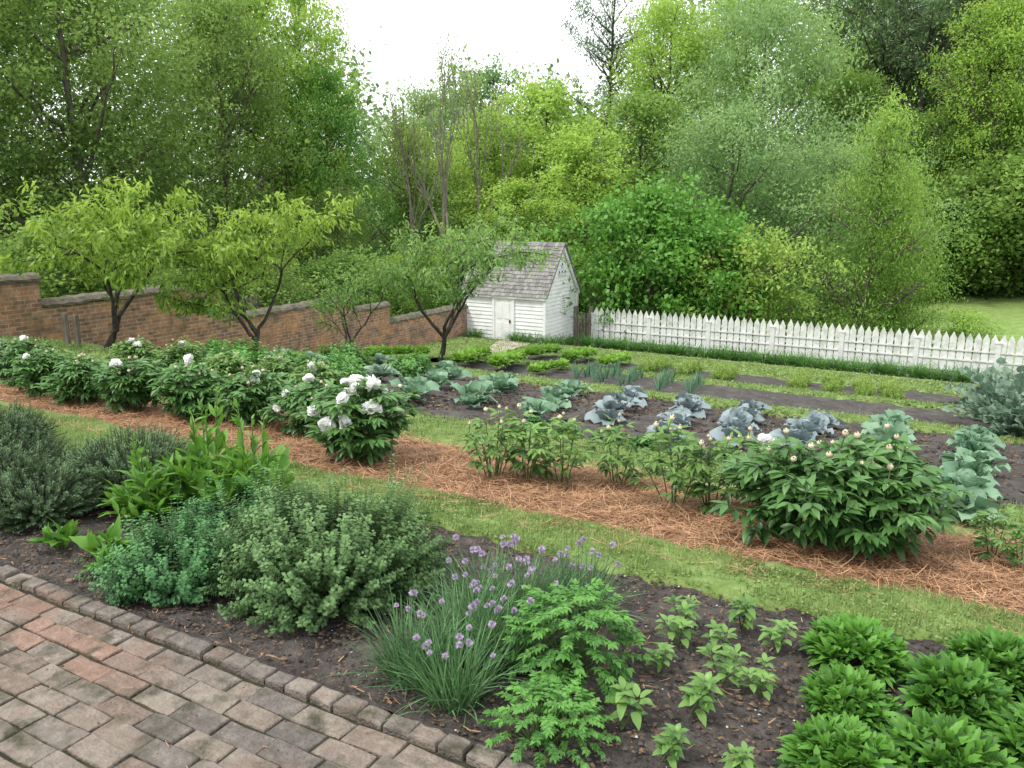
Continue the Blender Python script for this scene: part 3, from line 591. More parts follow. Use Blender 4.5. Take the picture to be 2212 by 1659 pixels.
for k,(x,y,s,v) in enumerate([(-7.0,7.6,1,0),(-7.7,7.5,1,0),(-8.4,7.6,1,0),(-9.1,7.5,1,0),(-6.3,7.2,.9,0),(-7.4,8.6,1,0),(-8.2,8.7,1,1),(-8.9,8.8,1,1),(-6.9,9.3,.9,0),(-7.7,9.7,1,1),(-8.6,9.8,1,0),(-6.6,8.3,1,1),(-9.6,8.4,1,0),(-7.4,10.2,.8,0)]):
    tag(ob('vegetable_plant',GV if v==0 else VG,(x,y,float(H(x,y))),k*2.1,s*.82),"leafy green vegetable plant in the crowded garden bed","vegetable",'leafy vegetable plants')
k=0
for (x0,y0,x1,y1,n,s) in [(-7.4,11.5,-8.2,13.6,8,1.0),(-6.7,11.6,-7.4,13.6,8,1.0),(-6.0,11.6,-6.5,13.7,7,.7),(-7.9,15.0,-8.4,17.3,8,1),(-7.0,15.0,-7.5,17.3,8,1),(-6.1,14.9,-6.6,17.3,8,.9),(-8.9,11.0,-9.3,13,5,.9)]:
    for j in range(n):
        u=j/(n-1);x=x0+(x1-x0)*u;y=y0+(y1-y0)*u;k+=1
        tag(ob('lettuce',LE[k%2],(x+r.normal(0,.03),y,float(H(x,y))),k*2.,s*1.1),"bright green lettuce in a short garden row","lettuce",'lettuces in rows')
def onmesh():
    r=np.random.default_rng(8);mb=MB();n=16;a=r.uniform(0,6.3,n);leaves(mb,T2([(0,.5),(.5,.6),(.8,.4),(1,.05)]),np.zeros((n,3)),az(a,np.abs(r.normal(.25,.25,n))),az(a+1.5,1.5+0*a),r.uniform(.25,.4,n),.014,r.uniform(0,.5,n),0,r.uniform(.3,.9,n));return mb.mesh('onion_leaves',M['onion'])
ONM=onmesh();k=0
for (x,y0,y1) in [(-4.9,11.6,13.7),(-4.45,11.5,13.6),(-3.85,11.5,13.5),(-3.35,11.5,13.5),(-5.4,12,13.7)]:
    for j in range(8):
        y=y0+(y1-y0)*j/7;k+=1;tag(ob('onion_plant',ONM,(x-.2*(y-y0)+r.normal(0,.03),y,float(H(x,y))),k,r.uniform(.65,.95)),"onion with upright blue-green tubular leaves","onion",'onion rows')
SB=leafbush(61,.16,.22,60,7,.03,.02,TS,3).mesh('seedling_foliage',[M['t_yellow'],M['stem']]);k=0
for (x,y0,y1) in [(-2.35,14.9,17.2),(-1.75,14.9,17),(-1.2,14.9,16.8),(-.75,14.9,16.6),(-3.8,15,17),(-4.6,15,17.2),(-5.3,15,17.2)]:
    for j in range(7):
        y=y0+(y1-y0)*j/6;k+=1;tag(ob('seedling_plant',SB,(x-.12*(y-y0),y,float(H(x,y))),k,r.uniform(.9,1.3)),"small yellow-green seedling in a short row","seedling",'seedling rows')
def lily(seed):
    r=np.random.default_rng(seed);mb=MB();n=75;a=r.uniform(0,6.3,n);t=.1+.6*r.random(n);D=az(a,t);N=np.cross(np.cross(D,UP),D);P=np.stack([np.cos(a)*.12*r.random(n),np.sin(a)*.12*r.random(n),0*a],-1)
    leaves(mb,T2([(0,.5),(.3,.5),(.55,.45),(.8,.3),(1,.05)]),P,D,N,r.uniform(.4,.65,n),.02,r.uniform(.2,.9,n),0,np.clip(r.normal(.5,.25,n),0,1));return mb.mesh('daylily_leaves',M['lily'])
LI=[lily(i) for i in range(3)]
k=0
for x in np.arange(-10.4,6.5,.3):
    for yy in(23.55,24.0):
        k+=1;x2=x+r.normal(0,.06);tag(ob('daylily_clump',LI[k%3],(x2,yy+r.normal(0,.05),float(H(x2,yy))),k*1.1,r.uniform(.75,1.05)),"arching green daylily clump along the picket fence","daylily",'daylilies along the fence')
for (x,y) in [(-12.1,22.25),(-11.8,22.2),(-11.5,22.2),(-11.15,22.3),(-12.3,22.3),(-11.05,22.7),(-13.9,22.3),(-13.6,22.25),(-11.0,23.2),(-11.0,23.8)]:
    k+=1;tag(ob('daylily_clump',LI[k%3],(x,y,float(H(x,y))),k*1.1,.85),"green daylily clump at the foot of the white shed","daylily",'daylilies at the shed')
# ------------------------------------------------------------------ garden wall
wall=tag(ob('brick_wall',None,(-14.4,8,0)),"weathered red brick garden wall stepping downhill with mossy coping","wall")
segs=[(-3,2.0,.92),(2.0,8.4,.36),(8.4,12.4,-.12),(12.4,16.8,-.90),(16.8,18.4,-1.24),(18.4,22.55,-1.75)]
mbw=MB();mbc=MB()
for k,(y0,y1,zt) in enumerate(segs):
    zb=float(min(H(-14,y0),H(-14,y1)))-.5
    box(mbw,(0,(y0+y1)/2-8,(zt-.13+zb)/2),(.36,y1-y0,zt-.13-zb))
    c=[(-.21,-.13),(-.21,-.08),(-.19,-.07),(-.13,-.015),(0,.02),(.13,-.015),(.19,-.07),(.21,-.08),(.21,-.13)]
    ny=max(2,int((y1-y0)/.11));V=[];ysr=np.linspace(y0-.0,y1+.04,ny)-8
    for q,yy in enumerate(ysr):
        jz=r.normal(0,.008)
        for (cx,cz) in c: V.append((cx+r.normal(0,.008),yy,zt+cz+r.normal(0,.006)+jz))
    F=[];m=len(c)
    for q in range(ny-1):
        for w in range(m-1): F.append([q*m+w,q*m+w+1,(q+1)*m+w+1,(q+1)*m+w])
    mbc.add(V,F)
    for q in(0,ny-1):
        mbc.add(np.array(V)[q*m:(q+1)*m],[list(range(m))])
ob('wall',mbw.mesh('wall_brickwork',M['wallbrick'],False),parent=wall);ob('coping',mbc.mesh('wall_coping',M['coping'],False),parent=wall)
mb=MB()
for q in range(16): box(mb,(0,q*.12,.5),(.03,.04,.9))
box(mb,(.03,.9,.25),(.02,1.9,.06));box(mb,(.03,.9,.75),(.02,1.9,.06))
tag(ob('paling_fence',mb.mesh('paling',M['bark'],False),(-15.2,12.6,-1.65)),"dark weathered paling fence behind the brick wall","fence")
# ------------------------------------------------------------------ shed
SX0,SX1,SY0,SY1=-14.30,-11.35,22.6,25.0
gz=float(H(-12.8,22.6))-.05;EV=1.66;RG=3.18
shed=tag(ob('garden_shed',None,((SX0+SX1)/2,(SY0+SY1)/2,gz)),"small white clapboard shed with steep grey shingle roof","shed")
hw=(SX1-SX0)/2;hd=(SY1-SY0)/2
mb=MB();bh=.125
def boards(width_at,zmax,fn):
    z=0.0
    while z<zmax:
        z2=min(z+bh,zmax);a0,b0=width_at(z);a1,b1=width_at(z2)
        o0,o1=.028,.004
        fn((a0,z,o0),(b0,z,o0),(b1,z2,o1),(a1,z2,o1));fn((a0,z,0),(b0,z,0),(b0,z,o0),(a0,z,o0));z=z2
def addq(f): 
    def g(*p): mb.add([f(*q) for q in p],[[0,1,2,3]],0,.5)
    return g
boards(lambda z:(-hw,hw),EV,addq(lambda u,z,o:(u,-hd-o,z)))
boards(lambda z:(-hw,hw),EV,addq(lambda u,z,o:(u,hd+o,z)))
gw=lambda z:(-hd,hd) if z<=EV else (-hd*(RG-z)/(RG-EV),hd*(RG-z)/(RG-EV))
boards(gw,RG-.02,addq(lambda u,z,o:(hw+o,u,z)));boards(gw,RG-.02,addq(lambda u,z,o:(-hw-o,u,z)))
for sx in(-1,1):
    for sy in(-1,1): box(mb,(sx*(hw+.005),sy*(hd+.005),EV/2),(.1,.1,EV))
ob('wall',mb.mesh('shed_clapboard',M['white'],False),parent=shed)
mb=MB();ov=.17;sl=math.hypot(hd,RG-EV);ang=math.atan2(RG-EV,hd);rl=hw+.14;nr=15
for sd in(-1,1):
    n_=np.array([0,sd*math.sin(ang),math.cos(ang)]);dn=np.array([0,sd*math.cos(ang),-math.sin(ang)])
    for q in range(nr):
        s0=(sl+ov)*q/nr;x=-rl
        while x<rl:
            w=r.uniform(.085,.135);x2=min(x+w,rl);s1=(sl+ov)*(q+1.25)/nr+r.normal(0,.008)
            top=np.array([0,0,RG+.03])
            p=[top+dn*s0+n_*.012+[x+.003,0,0],top+dn*s0+n_*.012+[x2-.003,0,0],top+dn*s1+n_*(.036+r.random()*.008)+[x2-.003,0,0],top+dn*s1+n_*.036+[x+.003,0,0]]
            p2=[v-n_*.02 for v in p];tn=np.clip(r.normal(.55,.28),0,1)
            mb.add(p+p2,[[0,1,2,3],[3,2,6,7],[0,3,7,4],[1,5,6,2]],0,tn);x=x2
    c=np.array([0,0,RG-.0])+dn*(sl+ov)/2
    Rm=np.array([[1,0,0],[0,dn[1],n_[1]],[0,dn[2],n_[2]]]);box(mb,c-n_*.01,(2*rl-.02,sl+ov-.02,.03),0,.2,Rm)
ob('roof',mb.mesh('shed_shingles',M['shingle'],False),parent=shed)
mb=MB()
for sx in(-1,1):
    for sd in(-1,1):
        n_=np.array([0,sd*math.sin(ang),math.cos(ang)]);dn=np.array([0,sd*math.cos(ang),-math.sin(ang)]);Rm=np.array([[1,0,0],[0,dn[1],n_[1]],[0,dn[2],n_[2]]])
        box(mb,np.array([sx*(hw+.07),0,RG-.07])+dn*(sl+ov*.8)/2,(.05,sl+ov*.8,.13),0,.5,Rm)
box(mb,(0,-hd-.10,EV-.13),(2*hw+.2,.03,.12))
ob('bargeboard',mb.mesh('shed_bargeboard',M['white'],False),parent=shed)
door=ob('door',None,(-.0,-hd-.03,0),parent=shed);mb=MB()
box(mb,(0,0,.74),(.62,.04,1.36))
for zz,hh in((.42,.5),(1.05,.5)):
    for xx in(-.14,.14): box(mb,(xx,-.026,zz),(.2,.015,hh))
ob('door_leaf',mb.mesh('door_leaf',M['white'],False),parent=door)
mb=MB();box(mb,(-.36,-.01,.74),(.09,.07,1.5));box(mb,(.36,-.01,.74),(.09,.07,1.5));box(mb,(0,-.01,1.47),(.63,.07,.09));ob('frame',mb.mesh('door_frame',M['white'],False),parent=door)
mb=MB();sph(mb,(.25,-.06,.72),.022,.022,0,.5);box(mb,(.25,-.035,.72),(.05,.03,.1));ob('handle',mb.mesh('door_handle',M['metal']),parent=door)
vent=ob('window',None,(hw+.03,.1,1.25),parent=shed);mb=MB()
for q in range(6): box(mb,(.01,0,-.19+q*.076),(.02,.32,.055),0,.5)
ob('louvre',mb.mesh('louvre_slats',M['white'],False),parent=vent);mb=MB();box(mb,(-.01,0,0),(.02,.32,.48));ob('shade_back',mb.mesh('louvre_back',M['darkhole'],False),parent=vent)  # dark backing board paints the shade behind the slats
mb=MB();
for sy in(-1,1): box(mb,(.01,sy*.19,0),(.05,.05,.54))
box(mb,(.01,0,.265),(.05,.33,.05));box(mb,(.015,0,-.265),(.06,.33,.05));ob('frame',mb.mesh('louvre_frame',M['white'],False),parent=vent)
mb=MB()
for yy in(-.22,0,.22):
    for zz in (2.22,2.46):
        if abs(yy)>.1 and zz>2.4: continue
        box(mb,(hw+.03,yy,zz+.06),(.02,.06,.07),1);box(mb,(hw+.07,yy,zz),(.10,.12,.025),0)  # dark squares paint the shade of the holes, ledges are real parts
ob('nest_hole',mb.mesh('nest_ledges',[M['white'],M['darkhole']],False),parent=shed)
mb=MB();box(mb,(0,0,0),(.9,.45,.16));tag(ob('doorstep',mb.mesh('doorstep',M['coping'],False),((SX0+SX1)/2,SY0-.3,gz+.02)),"worn stone doorstep below the white shed door","step")
gate=tag(ob('garden_gate',None,(-11.0,24.8,float(H(-10.7,24.8)))),"weathered brown wooden gate between shed and picket fence","gate")
mb=MB();box(mb,(-.24,0,.65),(.1,.12,1.35));ob('post',mb.mesh('gate_post',M['wood'],False),parent=gate)
mb=MB();box(mb,(.3,0,.65),(.12,.12,1.4));ob('post',mb.mesh('gate_post',M['wood'],False),parent=gate)
mb=MB()
for q in range(4): box(mb,(-.14+q*.11,-.03,.6),(.07,.025,1.05))
box(mb,(.03,0,.25),(.4,.03,.09));box(mb,(.03,0,.9),(.4,.03,.09));ob('leaf',mb.mesh('gate_leaf',M['wood'],False),parent=gate)
# ------------------------------------------------------------------ fence
FY=24.8
fence=tag(ob('picket_fence',None,(-10.58,FY,float(H(0,FY)))),"weathered white picket fence with pointed pickets and lattice","fence")
PW=1.95
mb=MB();box(mb,(0,-.05,.55),(.12,.14,1.14));box(mb,(0,-.05,1.13),(.15,.17,.04));pm=mb.mesh('fence_post',M['whitefence'],False)
def panel(seed):
    rr=np.random.default_rng(seed);mb=MB();n=10;p=PW/n
    for q in range(n):
        x=p*(q+.5);w=.165;h=1.36+rr.normal(0,.018);dx=rr.normal(0,.007)
        prof=[(-w/2,.04),(w/2,.04),(w/2,h-.18),(0,h),(-w/2,h-.18)]
        V=[(x+dx*z+a,-.085,z) for a,z in prof]+[(x+dx*z+a,-.062,z) for a,z in prof]
        mb.add(V,[[0,1,2,3,4]]);mb.add(V,[[9,8,7,6,5]]);mb.add(V,[[q2,q2+5,(q2+1)%5+5,(q2+1)%5] for q2 in range(5)])
    for z in(.16,.45,.72,1.02): box(mb,(PW/2,-.03,z),(PW-.14,.05,.08 if z!=.45 else .05))
    for z in(.30,.60,.86): box(mb,(PW/2,-.10,z),(PW-.13,.02,.04))
    box(mb,(PW/2,-.03,.03),(PW-.14,.03,.14))
    return mb.mesh('picket_panel',M['whitefence'],False)
PM=[panel(1),panel(2)]
for k in range(9):
    ob('post',pm,(k*PW-.0,0,0),parent=fence);
    if k<8: ob('picket_panel',PM[k%2],(k*PW,0,0),parent=fence)
# ------------------------------------------------------------------ trees
def crown(mb,r,C,DR,nl,sig,L,W,tone,mat=0,tm=TQ,droop=0.,stretch=1.6,align=.3):
    n=len(C);P=np.repeat(C,nl,0);d=np.repeat(DR,nl,0);m=len(P)
    sg=np.broadcast_to(sig,(n,))*r.uniform(.6,1.35,n)
    g=r.normal(size=(m,3))*np.repeat(sg,nl)[:,None]
    al=(g*d).sum(1,keepdims=True);g=g+d*al*(stretch-1);g[:,2]*=.7
    g[:,2]-=droop*np.abs(r.normal(size=m))
    D=nrm(rdir(r,m)+d*align+np.array([0,0,-droop*1.5-.1]));N=nrm(rdir(r,m)*.7+UP)
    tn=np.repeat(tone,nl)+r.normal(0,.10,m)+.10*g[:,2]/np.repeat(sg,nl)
    leaves(mb,tm,P+g,D,N,L*r.uniform(.6,1.3,m),W*r.uniform(.7,1.3,m),0,mat,np.clip(tn,0,1))
def tree(seed,h,R,base,prof,ncl,nl,L,W,sig=.35,trunk=.16,limbs=30,lean=.3,droop=0,shell=.5,sub=True,up=.35,bark='bark',gap=0.,stretch=1.6,lumpy=1.):
    r=np.random.default_rng(seed);tb=MB();cb=MB()
    k=12;s=np.linspace(0,1,k);wob=np.cumsum(r.normal(0,lean*.12,(k,2)),0);TP=np.stack([wob[:,0],wob[:,1],s*h*.93],-1);TP[0,:2]=0
    tube(tb,TP,trunk*(1-.88*s)+.01,8)
    u=r.random(ncl);t=u if prof!='cone' else u**1.5
    a=r.uniform(0,2*PI,ncl)
    if prof=='round': rr=np.sqrt(np.clip(1-(2*t-1)**2,0,1))
    elif prof=='oval': rr=np.clip(1.5*np.sqrt(t+.02)*(1-t)**.45,0,1)
    elif prof=='cone': rr=(1-t)**.75*(.35+.65*sst(0,.12,t))
    else: rr=np.clip(1.15*(1-t)**.5*sst(-.1,.3,t),0,1)
    lump=1+lumpy*(.28*np.sin(a*2+seed+t*5)+.2*np.sin(a*5+seed*2+t*11)+.1*np.sin(a*3-t*17))
    rad=R*rr*lump*(shell+(1-shell)*r.random(ncl)**.5)*np.where(r.random(ncl)<.8,1,.5)
    z=h*(base+(1-base)*t)
    cx=np.interp(z,TP[:,2],TP[:,0]);cy=np.interp(z,TP[:,2],TP[:,1])
    C=np.stack([cx+np.cos(a)*rad,cy+np.sin(a)*rad,z+r.normal(0,.15,ncl)],-1)
    if gap: 
        keep=vn(C[:,0]+C[:,2]*.6,C[:,1]*1.1+C[:,2]*.8,R*.35,seed)>-.5+gap;C=C[keep];a=a[keep];t=t[keep];rad=rad[keep];rr=rr[keep]
    DR=nrm(np.stack([np.cos(a),np.sin(a),up+0*a-droop],-1)+r.normal(0,.3,(len(a),3)))
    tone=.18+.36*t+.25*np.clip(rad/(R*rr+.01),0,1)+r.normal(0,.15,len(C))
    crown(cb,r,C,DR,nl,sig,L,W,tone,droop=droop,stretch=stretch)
    idx=r.choice(len(C),min(limbs,len(C)),replace=False)
    for i in idx:
        c=C[i];z0=max(h*base*.6,c[2]-np.hypot(c[0],c[1])*(.5+.5*r.random()));z0=min(z0,h*.85);p0=np.array([np.interp(z0,TP[:,2],TP[:,0]),np.interp(z0,TP[:,2],TP[:,1]),z0])
        pts=stemcurve(p0,c,8,.3)+np.concatenate([[[0,0,0]],r.normal(0,.05,(7,3))]);r0=trunk*(1-.85*z0/h)*.5+.01;tube(tb,pts,np.linspace(r0,.01,8),5)
        if sub:
            j=np.argsort(((C-pts[5])**2).sum(1))[1:4]
            for q in j: tube(tb,stemcurve(pts[4],C[q],5,.2),np.linspace(r0*.45,.006,5),4)
    return tb.mesh('trunk',M[bark]),cb.mesh('crown',M['t_mid'])
TR={};TH={}
def deft(k,*a,**kw): TR[k]=tree(*a,**kw);TH[k]=a[1]
deft('A',1,12,4.3,.1,'oval',540,72,.155,.085,.33,.22,34,droop=.05,gap=.08,lumpy=1.2)
deft('A2',2,12,4.3,.1,'oval',540,72,.155,.085,.33,.22,34,droop=.05,gap=.15,lumpy=1.3)
deft('B',3,10,3.2,.22,'oval',270,52,.19,.12,.30,.14,44,gap=.2,lumpy=1.6)
deft('B2',4,10,3.0,.25,'round',250,52,.19,.12,.30,.14,44,gap=.25,lumpy=1.6)
deft('C',5,8,3.9,.0,'round',520,56,.15,.07,.32,.15,24,up=.8,lumpy=1.2)
deft('C2',6,8,3.6,.02,'round',460,56,.15,.07,.32,.15,24,up=.8,gap=.1,lumpy=1.3)
deft('D',7,4.5,2.7,.02,'round',380,42,.17,.13,.24,.1,20,lumpy=1.2)
deft('E',8,8,2.7,.03,'cone',480,60,.14,.05,.26,.14,40,droop=.28,up=.0,stretch=2.2,lumpy=1.5,gap=.08)
deft('F',9,18,3.6,.45,'round',70,110,.34,.07,.42,.26,45,droop=-.1,shell=.3,gap=.1,sub=False,bark='barkdark',stretch=1.8)
deft('F2',10,18,3.4,.5,'round',60,110,.34,.07,.45,.26,50,droop=-.1,shell=.3,gap=.1,sub=False,bark='barkdark',stretch=1.8)
deft('H',12,3,1.8,.1,'round',170,46,.13,.07,.17,.06,20,up=.0,lumpy=1.4)
def forked(seed,h,nfork,lean,nleaf,LL,LW,wide,bark,r0,depth,up0,sig,updec,trunkfrac,leafz=-.55,lm='t_mid',tm=TS):
    r=np.random.default_rng(seed);tb=MB();cb=MB();tips=[]
    def br(p,d,L,rad,dep):
        k=7;pts=[np.array(p)];dd=np.array(d,float)
        for i in range(k-1):
            dd=dd+r.normal(0,.12,3)+np.array([0,0,.06 if dep<2 else updec]);dd/=np.linalg.norm(dd);pts.append(pts[-1]+dd*L/(k-1))
        pts=np.array(pts);tube(tb,pts,np.linspace(rad,rad*.6,k),7 if dep<2 else 4)
        if dep>=2:
            for q in range(1,k): tips.append((pts[q],dd.copy()))
        if dep<depth:
            n=[nfork,3,3,3,2][dep]
            for j in range(n):
                q=k-1 if j==0 else r.integers(3,k);a=2*PI*j/n+r.uniform(0,1.5);sp=[.7,.7,.7,.8,.8][dep]
                nd=dd*.8+np.array([math.cos(a)*sp*wide,math.sin(a)*sp*wide,up0 if dep<2 else up0*.3]);nd/=np.linalg.norm(nd)
                br(pts[q],nd,L*r.uniform(.62,.88) if dep>0 else h*.33*r.uniform(.8,1.1),rad*.62*r.uniform(.75,1),dep+1)
    br((0,0,0),(lean,0.1,1),h*trunkfrac,r0,0)
    C=np.array([t[0] for t in tips]);DR=np.array([t[1] for t in tips]);f=h/C[:,2].max();n=len(C)
    nl=max(1,int(math.ceil(nleaf/n)));P=np.repeat(C,nl,0);d=np.repeat(DR,nl,0)
    tn=np.repeat(.2+.5*(C[:,2]-C[:,2].min())/(np.ptp(C[:,2])+.01)+r.normal(0,.14,n),nl)
    if nleaf<len(P): kk=r.permutation(len(P))[:nleaf];P=P[kk];d=d[kk];tn=tn[kk]
    m=len(P);g=r.normal(0,sig,(m,3))
    D=nrm(rdir(r,m)*.7+d*.5+np.array([0,0,leafz]));tn=tn+r.normal(0,.13,m)
    leaves(cb,tm,P+g,D,nrm(rdir(r,m)+UP),LL*r.uniform(.6,1.2,m),LW*r.uniform(.8,1.3,m),.3,0,np.clip(tn,0,1))
    return tb.mesh('trunk',M[bark]),cb.mesh('crown',M[lm]),f
a_,b_,fG=forked(31,11,3,.05,1500,.14,.08,.5,'barkpale',.16,4,.8,.18,.08,.4,-.1);TR['G']=(a_,b_);TH['G']=11/fG
def put(kind,x,y,h,rs,mat,name,label,cat='tree',group=None):
    tm,cm=TR[kind];sz=h/TH[kind]
    e=ob(name,None,(x,y,float(H(x,y))-.1),r.uniform(0,6.28),(rs*sz,rs*sz,sz));tag(e,label,cat,group)
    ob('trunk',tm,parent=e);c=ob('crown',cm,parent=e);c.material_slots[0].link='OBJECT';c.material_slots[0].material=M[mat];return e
W='woodland trees behind the garden'
L1="tall dark green tree with fine leaves behind the wall";L2="light green airy woodland tree beyond the shed";L3="tall dark pine with bare trunk in the woods";L4="slender nearly bare tree with thin pale branches"
T=[('A',-23.5,15.5,11.5,1.0,'t_dark','broadleaf_tree',L1),('A2',-27,12,12,1.1,'t_dark','broadleaf_tree',L1),('A2',-23.5,21.0,11.2,.8,'t_dark','broadleaf_tree',L1),
('A',-31,22,14,1.0,'t_mid','broadleaf_tree',L1),('A2',-34,16,15,1.1,'t_mid','broadleaf_tree',L1),
('B',-27.5,26.5,14,.8,'t_bright','broadleaf_tree',"tall light green tree with lighter upper crown"),
('A',-27.5,29.5,15,.6,'t_bright','broadleaf_tree',"tall light green tree with lighter upper crown"),
('A',-25.2,28.5,10.6,.66,'t_maple','oak_tree',"dark green oak with open branches behind the shed"),
('A',-20.5,23.5,5.0,.9,'t_dark','broadleaf_tree',"shorter dense tree behind the brick wall"),
('B2',-24.5,33.5,8.5,.9,'t_yellow','broadleaf_tree',"thin yellow-green tree with visible branches"),
('G',-19.3,29.5,12.5,.85,'t_yellow','bare_tree',L4),('G',-22.0,30.5,10.5,.85,'t_yellow','bare_tree',L4),('G',-21.5,35,12.0,.9,'t_yellow','bare_tree',L4),
('B',-21.6,37,9.6,.9,'t_bright','broadleaf_tree',L2),('B2',-19.6,39.5,11.0,1.0,'t_bright','broadleaf_tree',L2),('B',-16.0,36,8.6,1.1,'t_bright','broadleaf_tree',L2),
('B2',-15.8,42,10.5,1.1,'t_mid','broadleaf_tree',L2),('B2',-16.8,31,6.0,1.2,'t_bright','broadleaf_tree',L2),
('B',-28,48,13.5,1,'t_pale','broadleaf_tree',"pale green woodland tree on the far slope"),
('B2',-33,47,12,1,'t_pale','broadleaf_tree',"pale green woodland tree on the far slope"),
('F',-23.3,56,19.5,1,'t_pine','pine_tree',"tall thin pine with sparse high branches"),
('A2',-18,53,17,.85,'t_bright','broadleaf_tree',"tall bright yellow-green tree against the sky"),
('A',-13.3,55,18,.9,'t_bright','broadleaf_tree',"tall bright yellow-green tree against the sky"),
('C',-10.3,47,15.5,.75,'t_pale','willow_tree',"large pale green rounded tree rising above the shrubs"),
('C2',-9.2,36,9.0,1.0,'t_pale','willow_tree',"pale green rounded tree with feathery upright twigs"),
('C',-5.2,38,7.5,1.0,'t_pale','willow_tree',"pale green rounded tree with feathery upright twigs"),
('D',-9.6,27.6,5.4,.85,'t_maple','maple_shrub',"dark green maple with broad leaves leaning over the fence"),
('D',-7.6,28.2,4.6,.9,'t_maple','maple_shrub',"dark green maple with broad leaves leaning over the fence"),
('H',-5.9,27.2,3.9,.9,'t_yellow','dogwood_shrub',"yellow-green layered dogwood shrub behind the fence"),
('E',-2.9,31.5,8.8,.85,'t_feather','cypress_tree',"tall feathery bright green bald cypress behind the fence"),
('E',-1.9,33.5,6.6,.75,'t_feather','cypress_tree',"tall feathery bright green bald cypress behind the fence"),
('F2',-8,64,20,1,'t_pine','pine_tree',L3),('F2',-5.5,60,20,1,'t_pine','pine_tree',L3),('F',-3.3,56,19,1.1,'t_pine','pine_tree',L3),('F2',.5,58,20,1.1,'t_pine','pine_tree',L3),('F',-1.2,62,20,1.1,'t_pine','pine_tree',L3),
('A',-6.5,66,19,1.0,'t_mid','broadleaf_tree',"tall woodland tree filling the gap between pines"),
('A',-1.0,66,19,1.1,'t_mid','broadleaf_tree',"tall woodland tree filling the gap between pines"),
('A',4.0,64,19,1.1,'t_mid','broadleaf_tree',"tall woodland tree filling the gap between pines"),
('A2',.8,52,15,.8,'t_bright','broadleaf_tree',"tall light green tree among the pine trunks"),
('A',-3.5,52,9.5,1.1,'t_mid','broadleaf_tree',"woodland tree in the shade of tall pines"),
('A2',2.5,54,10.5,1.2,'t_mid','broadleaf_tree',"woodland tree in the shade of tall pines"),
('A',-7,55,12,1,'t_mid','broadleaf_tree',"woodland tree in the shade of tall pines"),
('D',1.5,50,6.5,1,'t_dark','shrub',"dark shrub at the edge of the lawn"),
('D',4.8,51,7.5,1.1,'t_mid','shrub',"dark shrub at the edge of the lawn"),
('D',-2.0,48,5.5,1,'t_mid','shrub',"dark shrub at the edge of the lawn"),
('D',-13.2,28.5,3.0,1.0,'t_mid','shrub',"green shrub growing behind the white shed"),
('D',-16.5,25.5,2.6,1.1,'t_mid','shrub',"green shrub growing beyond the garden wall"),
('D',-17.5,20.5,2.6,1.1,'t_mid','shrub',"green shrub growing beyond the garden wall"),
('D',-18.5,16.5,2.8,1.1,'t_dark','shrub',"green shrub growing beyond the garden wall"),
('D',-19.5,12.5,2.8,1.2,'t_dark','shrub',"green shrub growing beyond the garden wall"),
('D',-20,28,3.0,1.1,'t_bright','shrub',"light green shrub on the slope beyond the wall"),
('D',-17,33,3.0,1.2,'t_yellow','shrub',"light green shrub on the slope beyond the wall"),
('D',-12,33,3.4,1.1,'t_mid','shrub',"light green shrub on the slope beyond the wall"),
('H',.4,31.5,1.5,1.2,'t_feather','shrub',"low green shrub at the edge of the lawn")]
for (kd,x,y,h,rs,mt,nm,lab) in T: put(kd,x,y,h,rs,mt,nm,lab,'shrub' if 'shrub' in nm and nm!='maple_shrub' else 'tree',group=W)
def woods():
    r=np.random.default_rng(77);C=[];tone=[]
    for i in range(5200):
        a=r.uniform(-85,45);d=r.uniform(66,100);x=math.sin(math.radians(a))*d;y=math.cos(math.radians(a))*d
        rel=a+29
        hz=np.interp(rel,[-50,-22,-15,-10,-4,3,8,12,40],[30,27,15,9.5,8.5,9,13,22,28])+3*math.sin(a*.9)+2*math.sin(a*2.3)
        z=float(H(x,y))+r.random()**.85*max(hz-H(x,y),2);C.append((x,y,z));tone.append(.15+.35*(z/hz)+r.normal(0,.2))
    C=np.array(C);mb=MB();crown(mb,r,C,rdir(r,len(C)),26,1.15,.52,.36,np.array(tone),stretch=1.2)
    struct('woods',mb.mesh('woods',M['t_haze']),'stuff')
woods()
PT=[(-12.0,8.0,2.75,3,.35,'peach',21,"yellow-green peach tree with dark forked trunk before the wall",1.25,5600),
(-10.56,9.9,3.0,4,.0,'peach',22,"wide spreading peach tree with dark twisted forked trunk",1.5,7000),
(-10.7,12.4,2.4,3,.1,'peach2',23,"small fruit tree with thin crooked trunk near wall",.9,1700),
(-9.3,13.7,3.15,4,.05,'peach2',24,"small green fruit tree with dark trunk near shed",1.1,4600),
(-13.6,5.6,2.5,4,.2,'peach',25,"yellow-green peach tree with dark forked trunk before the wall",1.3,5200)]
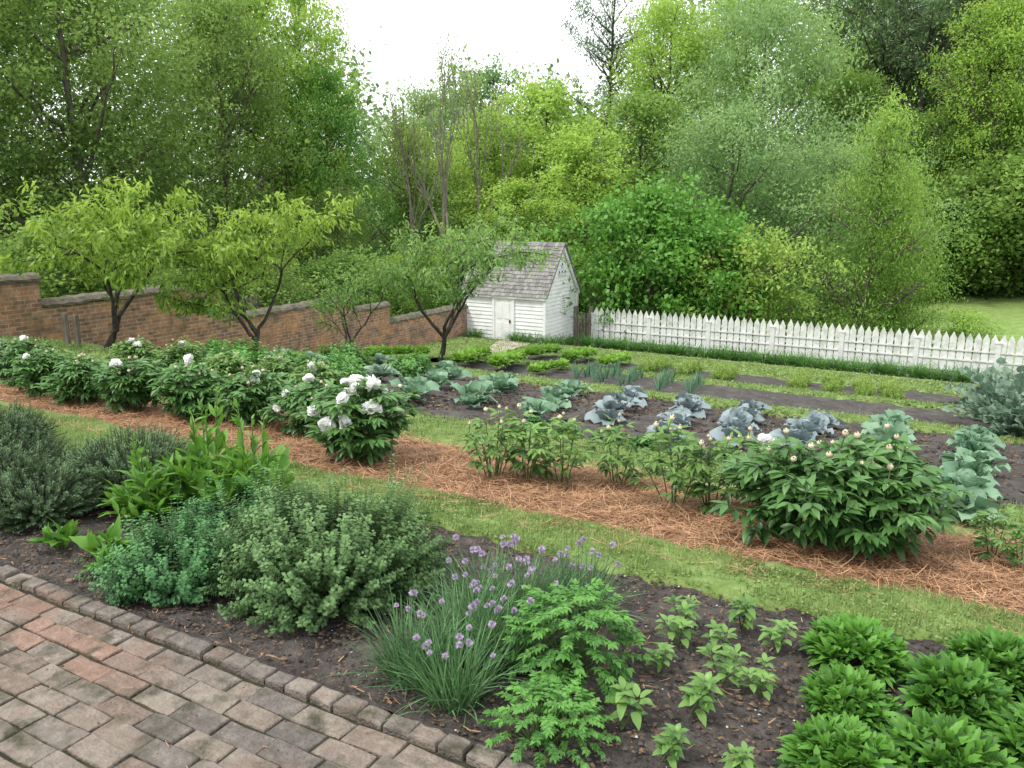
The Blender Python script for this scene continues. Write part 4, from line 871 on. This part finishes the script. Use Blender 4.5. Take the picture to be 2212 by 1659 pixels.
for (x,y,h,nf,ln,mt,sd,lab,wd,nlf) in PT:
    tm,cm,f=forked(sd,h,nf,ln,nlf,.115,.032,wd,'barkdark',.055,4,.42,.05,-.02,.2,-.6,mt)
    e=ob('peach_tree' if mt=='peach' else 'fruit_tree',None,(x,y,float(H(x,y))-.03),0,f);tag(e,lab,'tree','fruit trees along the wall');ob('trunk',tm,parent=e);ob('crown',cm,parent=e)
for k,(x,y) in enumerate([(-12.3,7.6),(-12.5,7.9)]):
    mb=MB();box(mb,(0,0,.25),(.07,.07,.6));tag(ob('wooden_stake',mb.mesh('stake',M['wood'],False),(x,y,float(H(x,y))),.3,1),"short grey wooden stake beside the peach trunk","stake")
# ------------------------------------------------------------------ light, sky, camera
w=bpy.data.worlds.new("World");scene.world=w;w.use_nodes=True;nt=w.node_tree;bg=nt.nodes['Background']
sk=nt.nodes.new('ShaderNodeTexSky');sk.sky_type='NISHITA';sk.sun_disc=False
el=math.radians(56);azm=math.radians(215)
sk.sun_elevation=el;sk.sun_rotation=azm;sk.dust_density=4;sk.air_density=1.2
mx=nt.nodes.new('ShaderNodeMix');mx.data_type='RGBA';mx.inputs[0].default_value=.78;mx.inputs[7].default_value=(14.5,14.8,15.2,1)
nt.links.new(sk.outputs[0],mx.inputs[6]);nt.links.new(mx.outputs[2],bg.inputs[0]);bg.inputs[1].default_value=.145
sl_=bpy.data.lights.new('Sun','SUN');sl_.energy=2.9;sl_.angle=math.radians(10);sl_.color=(1,.96,.9);so=ob('Sun',sl_,(0,0,30))
d=np.array([math.sin(azm)*math.cos(el),math.cos(azm)*math.cos(el),math.sin(el)])
from mathutils import Vector
so.rotation_euler=Vector(d).to_track_quat('Z','Y').to_euler()
cam=bpy.data.cameras.new('Camera');co=ob('Camera',cam,(0,0,1.65),(math.radians(90-13),0,math.radians(29)))
cam.sensor_width=36;cam.lens=28.25;cam.clip_end=1500;cam.clip_start=.05
scene.camera=co
scene.view_settings.view_transform='Standard';scene.view_settings.look='None';scene.view_settings.exposure=0
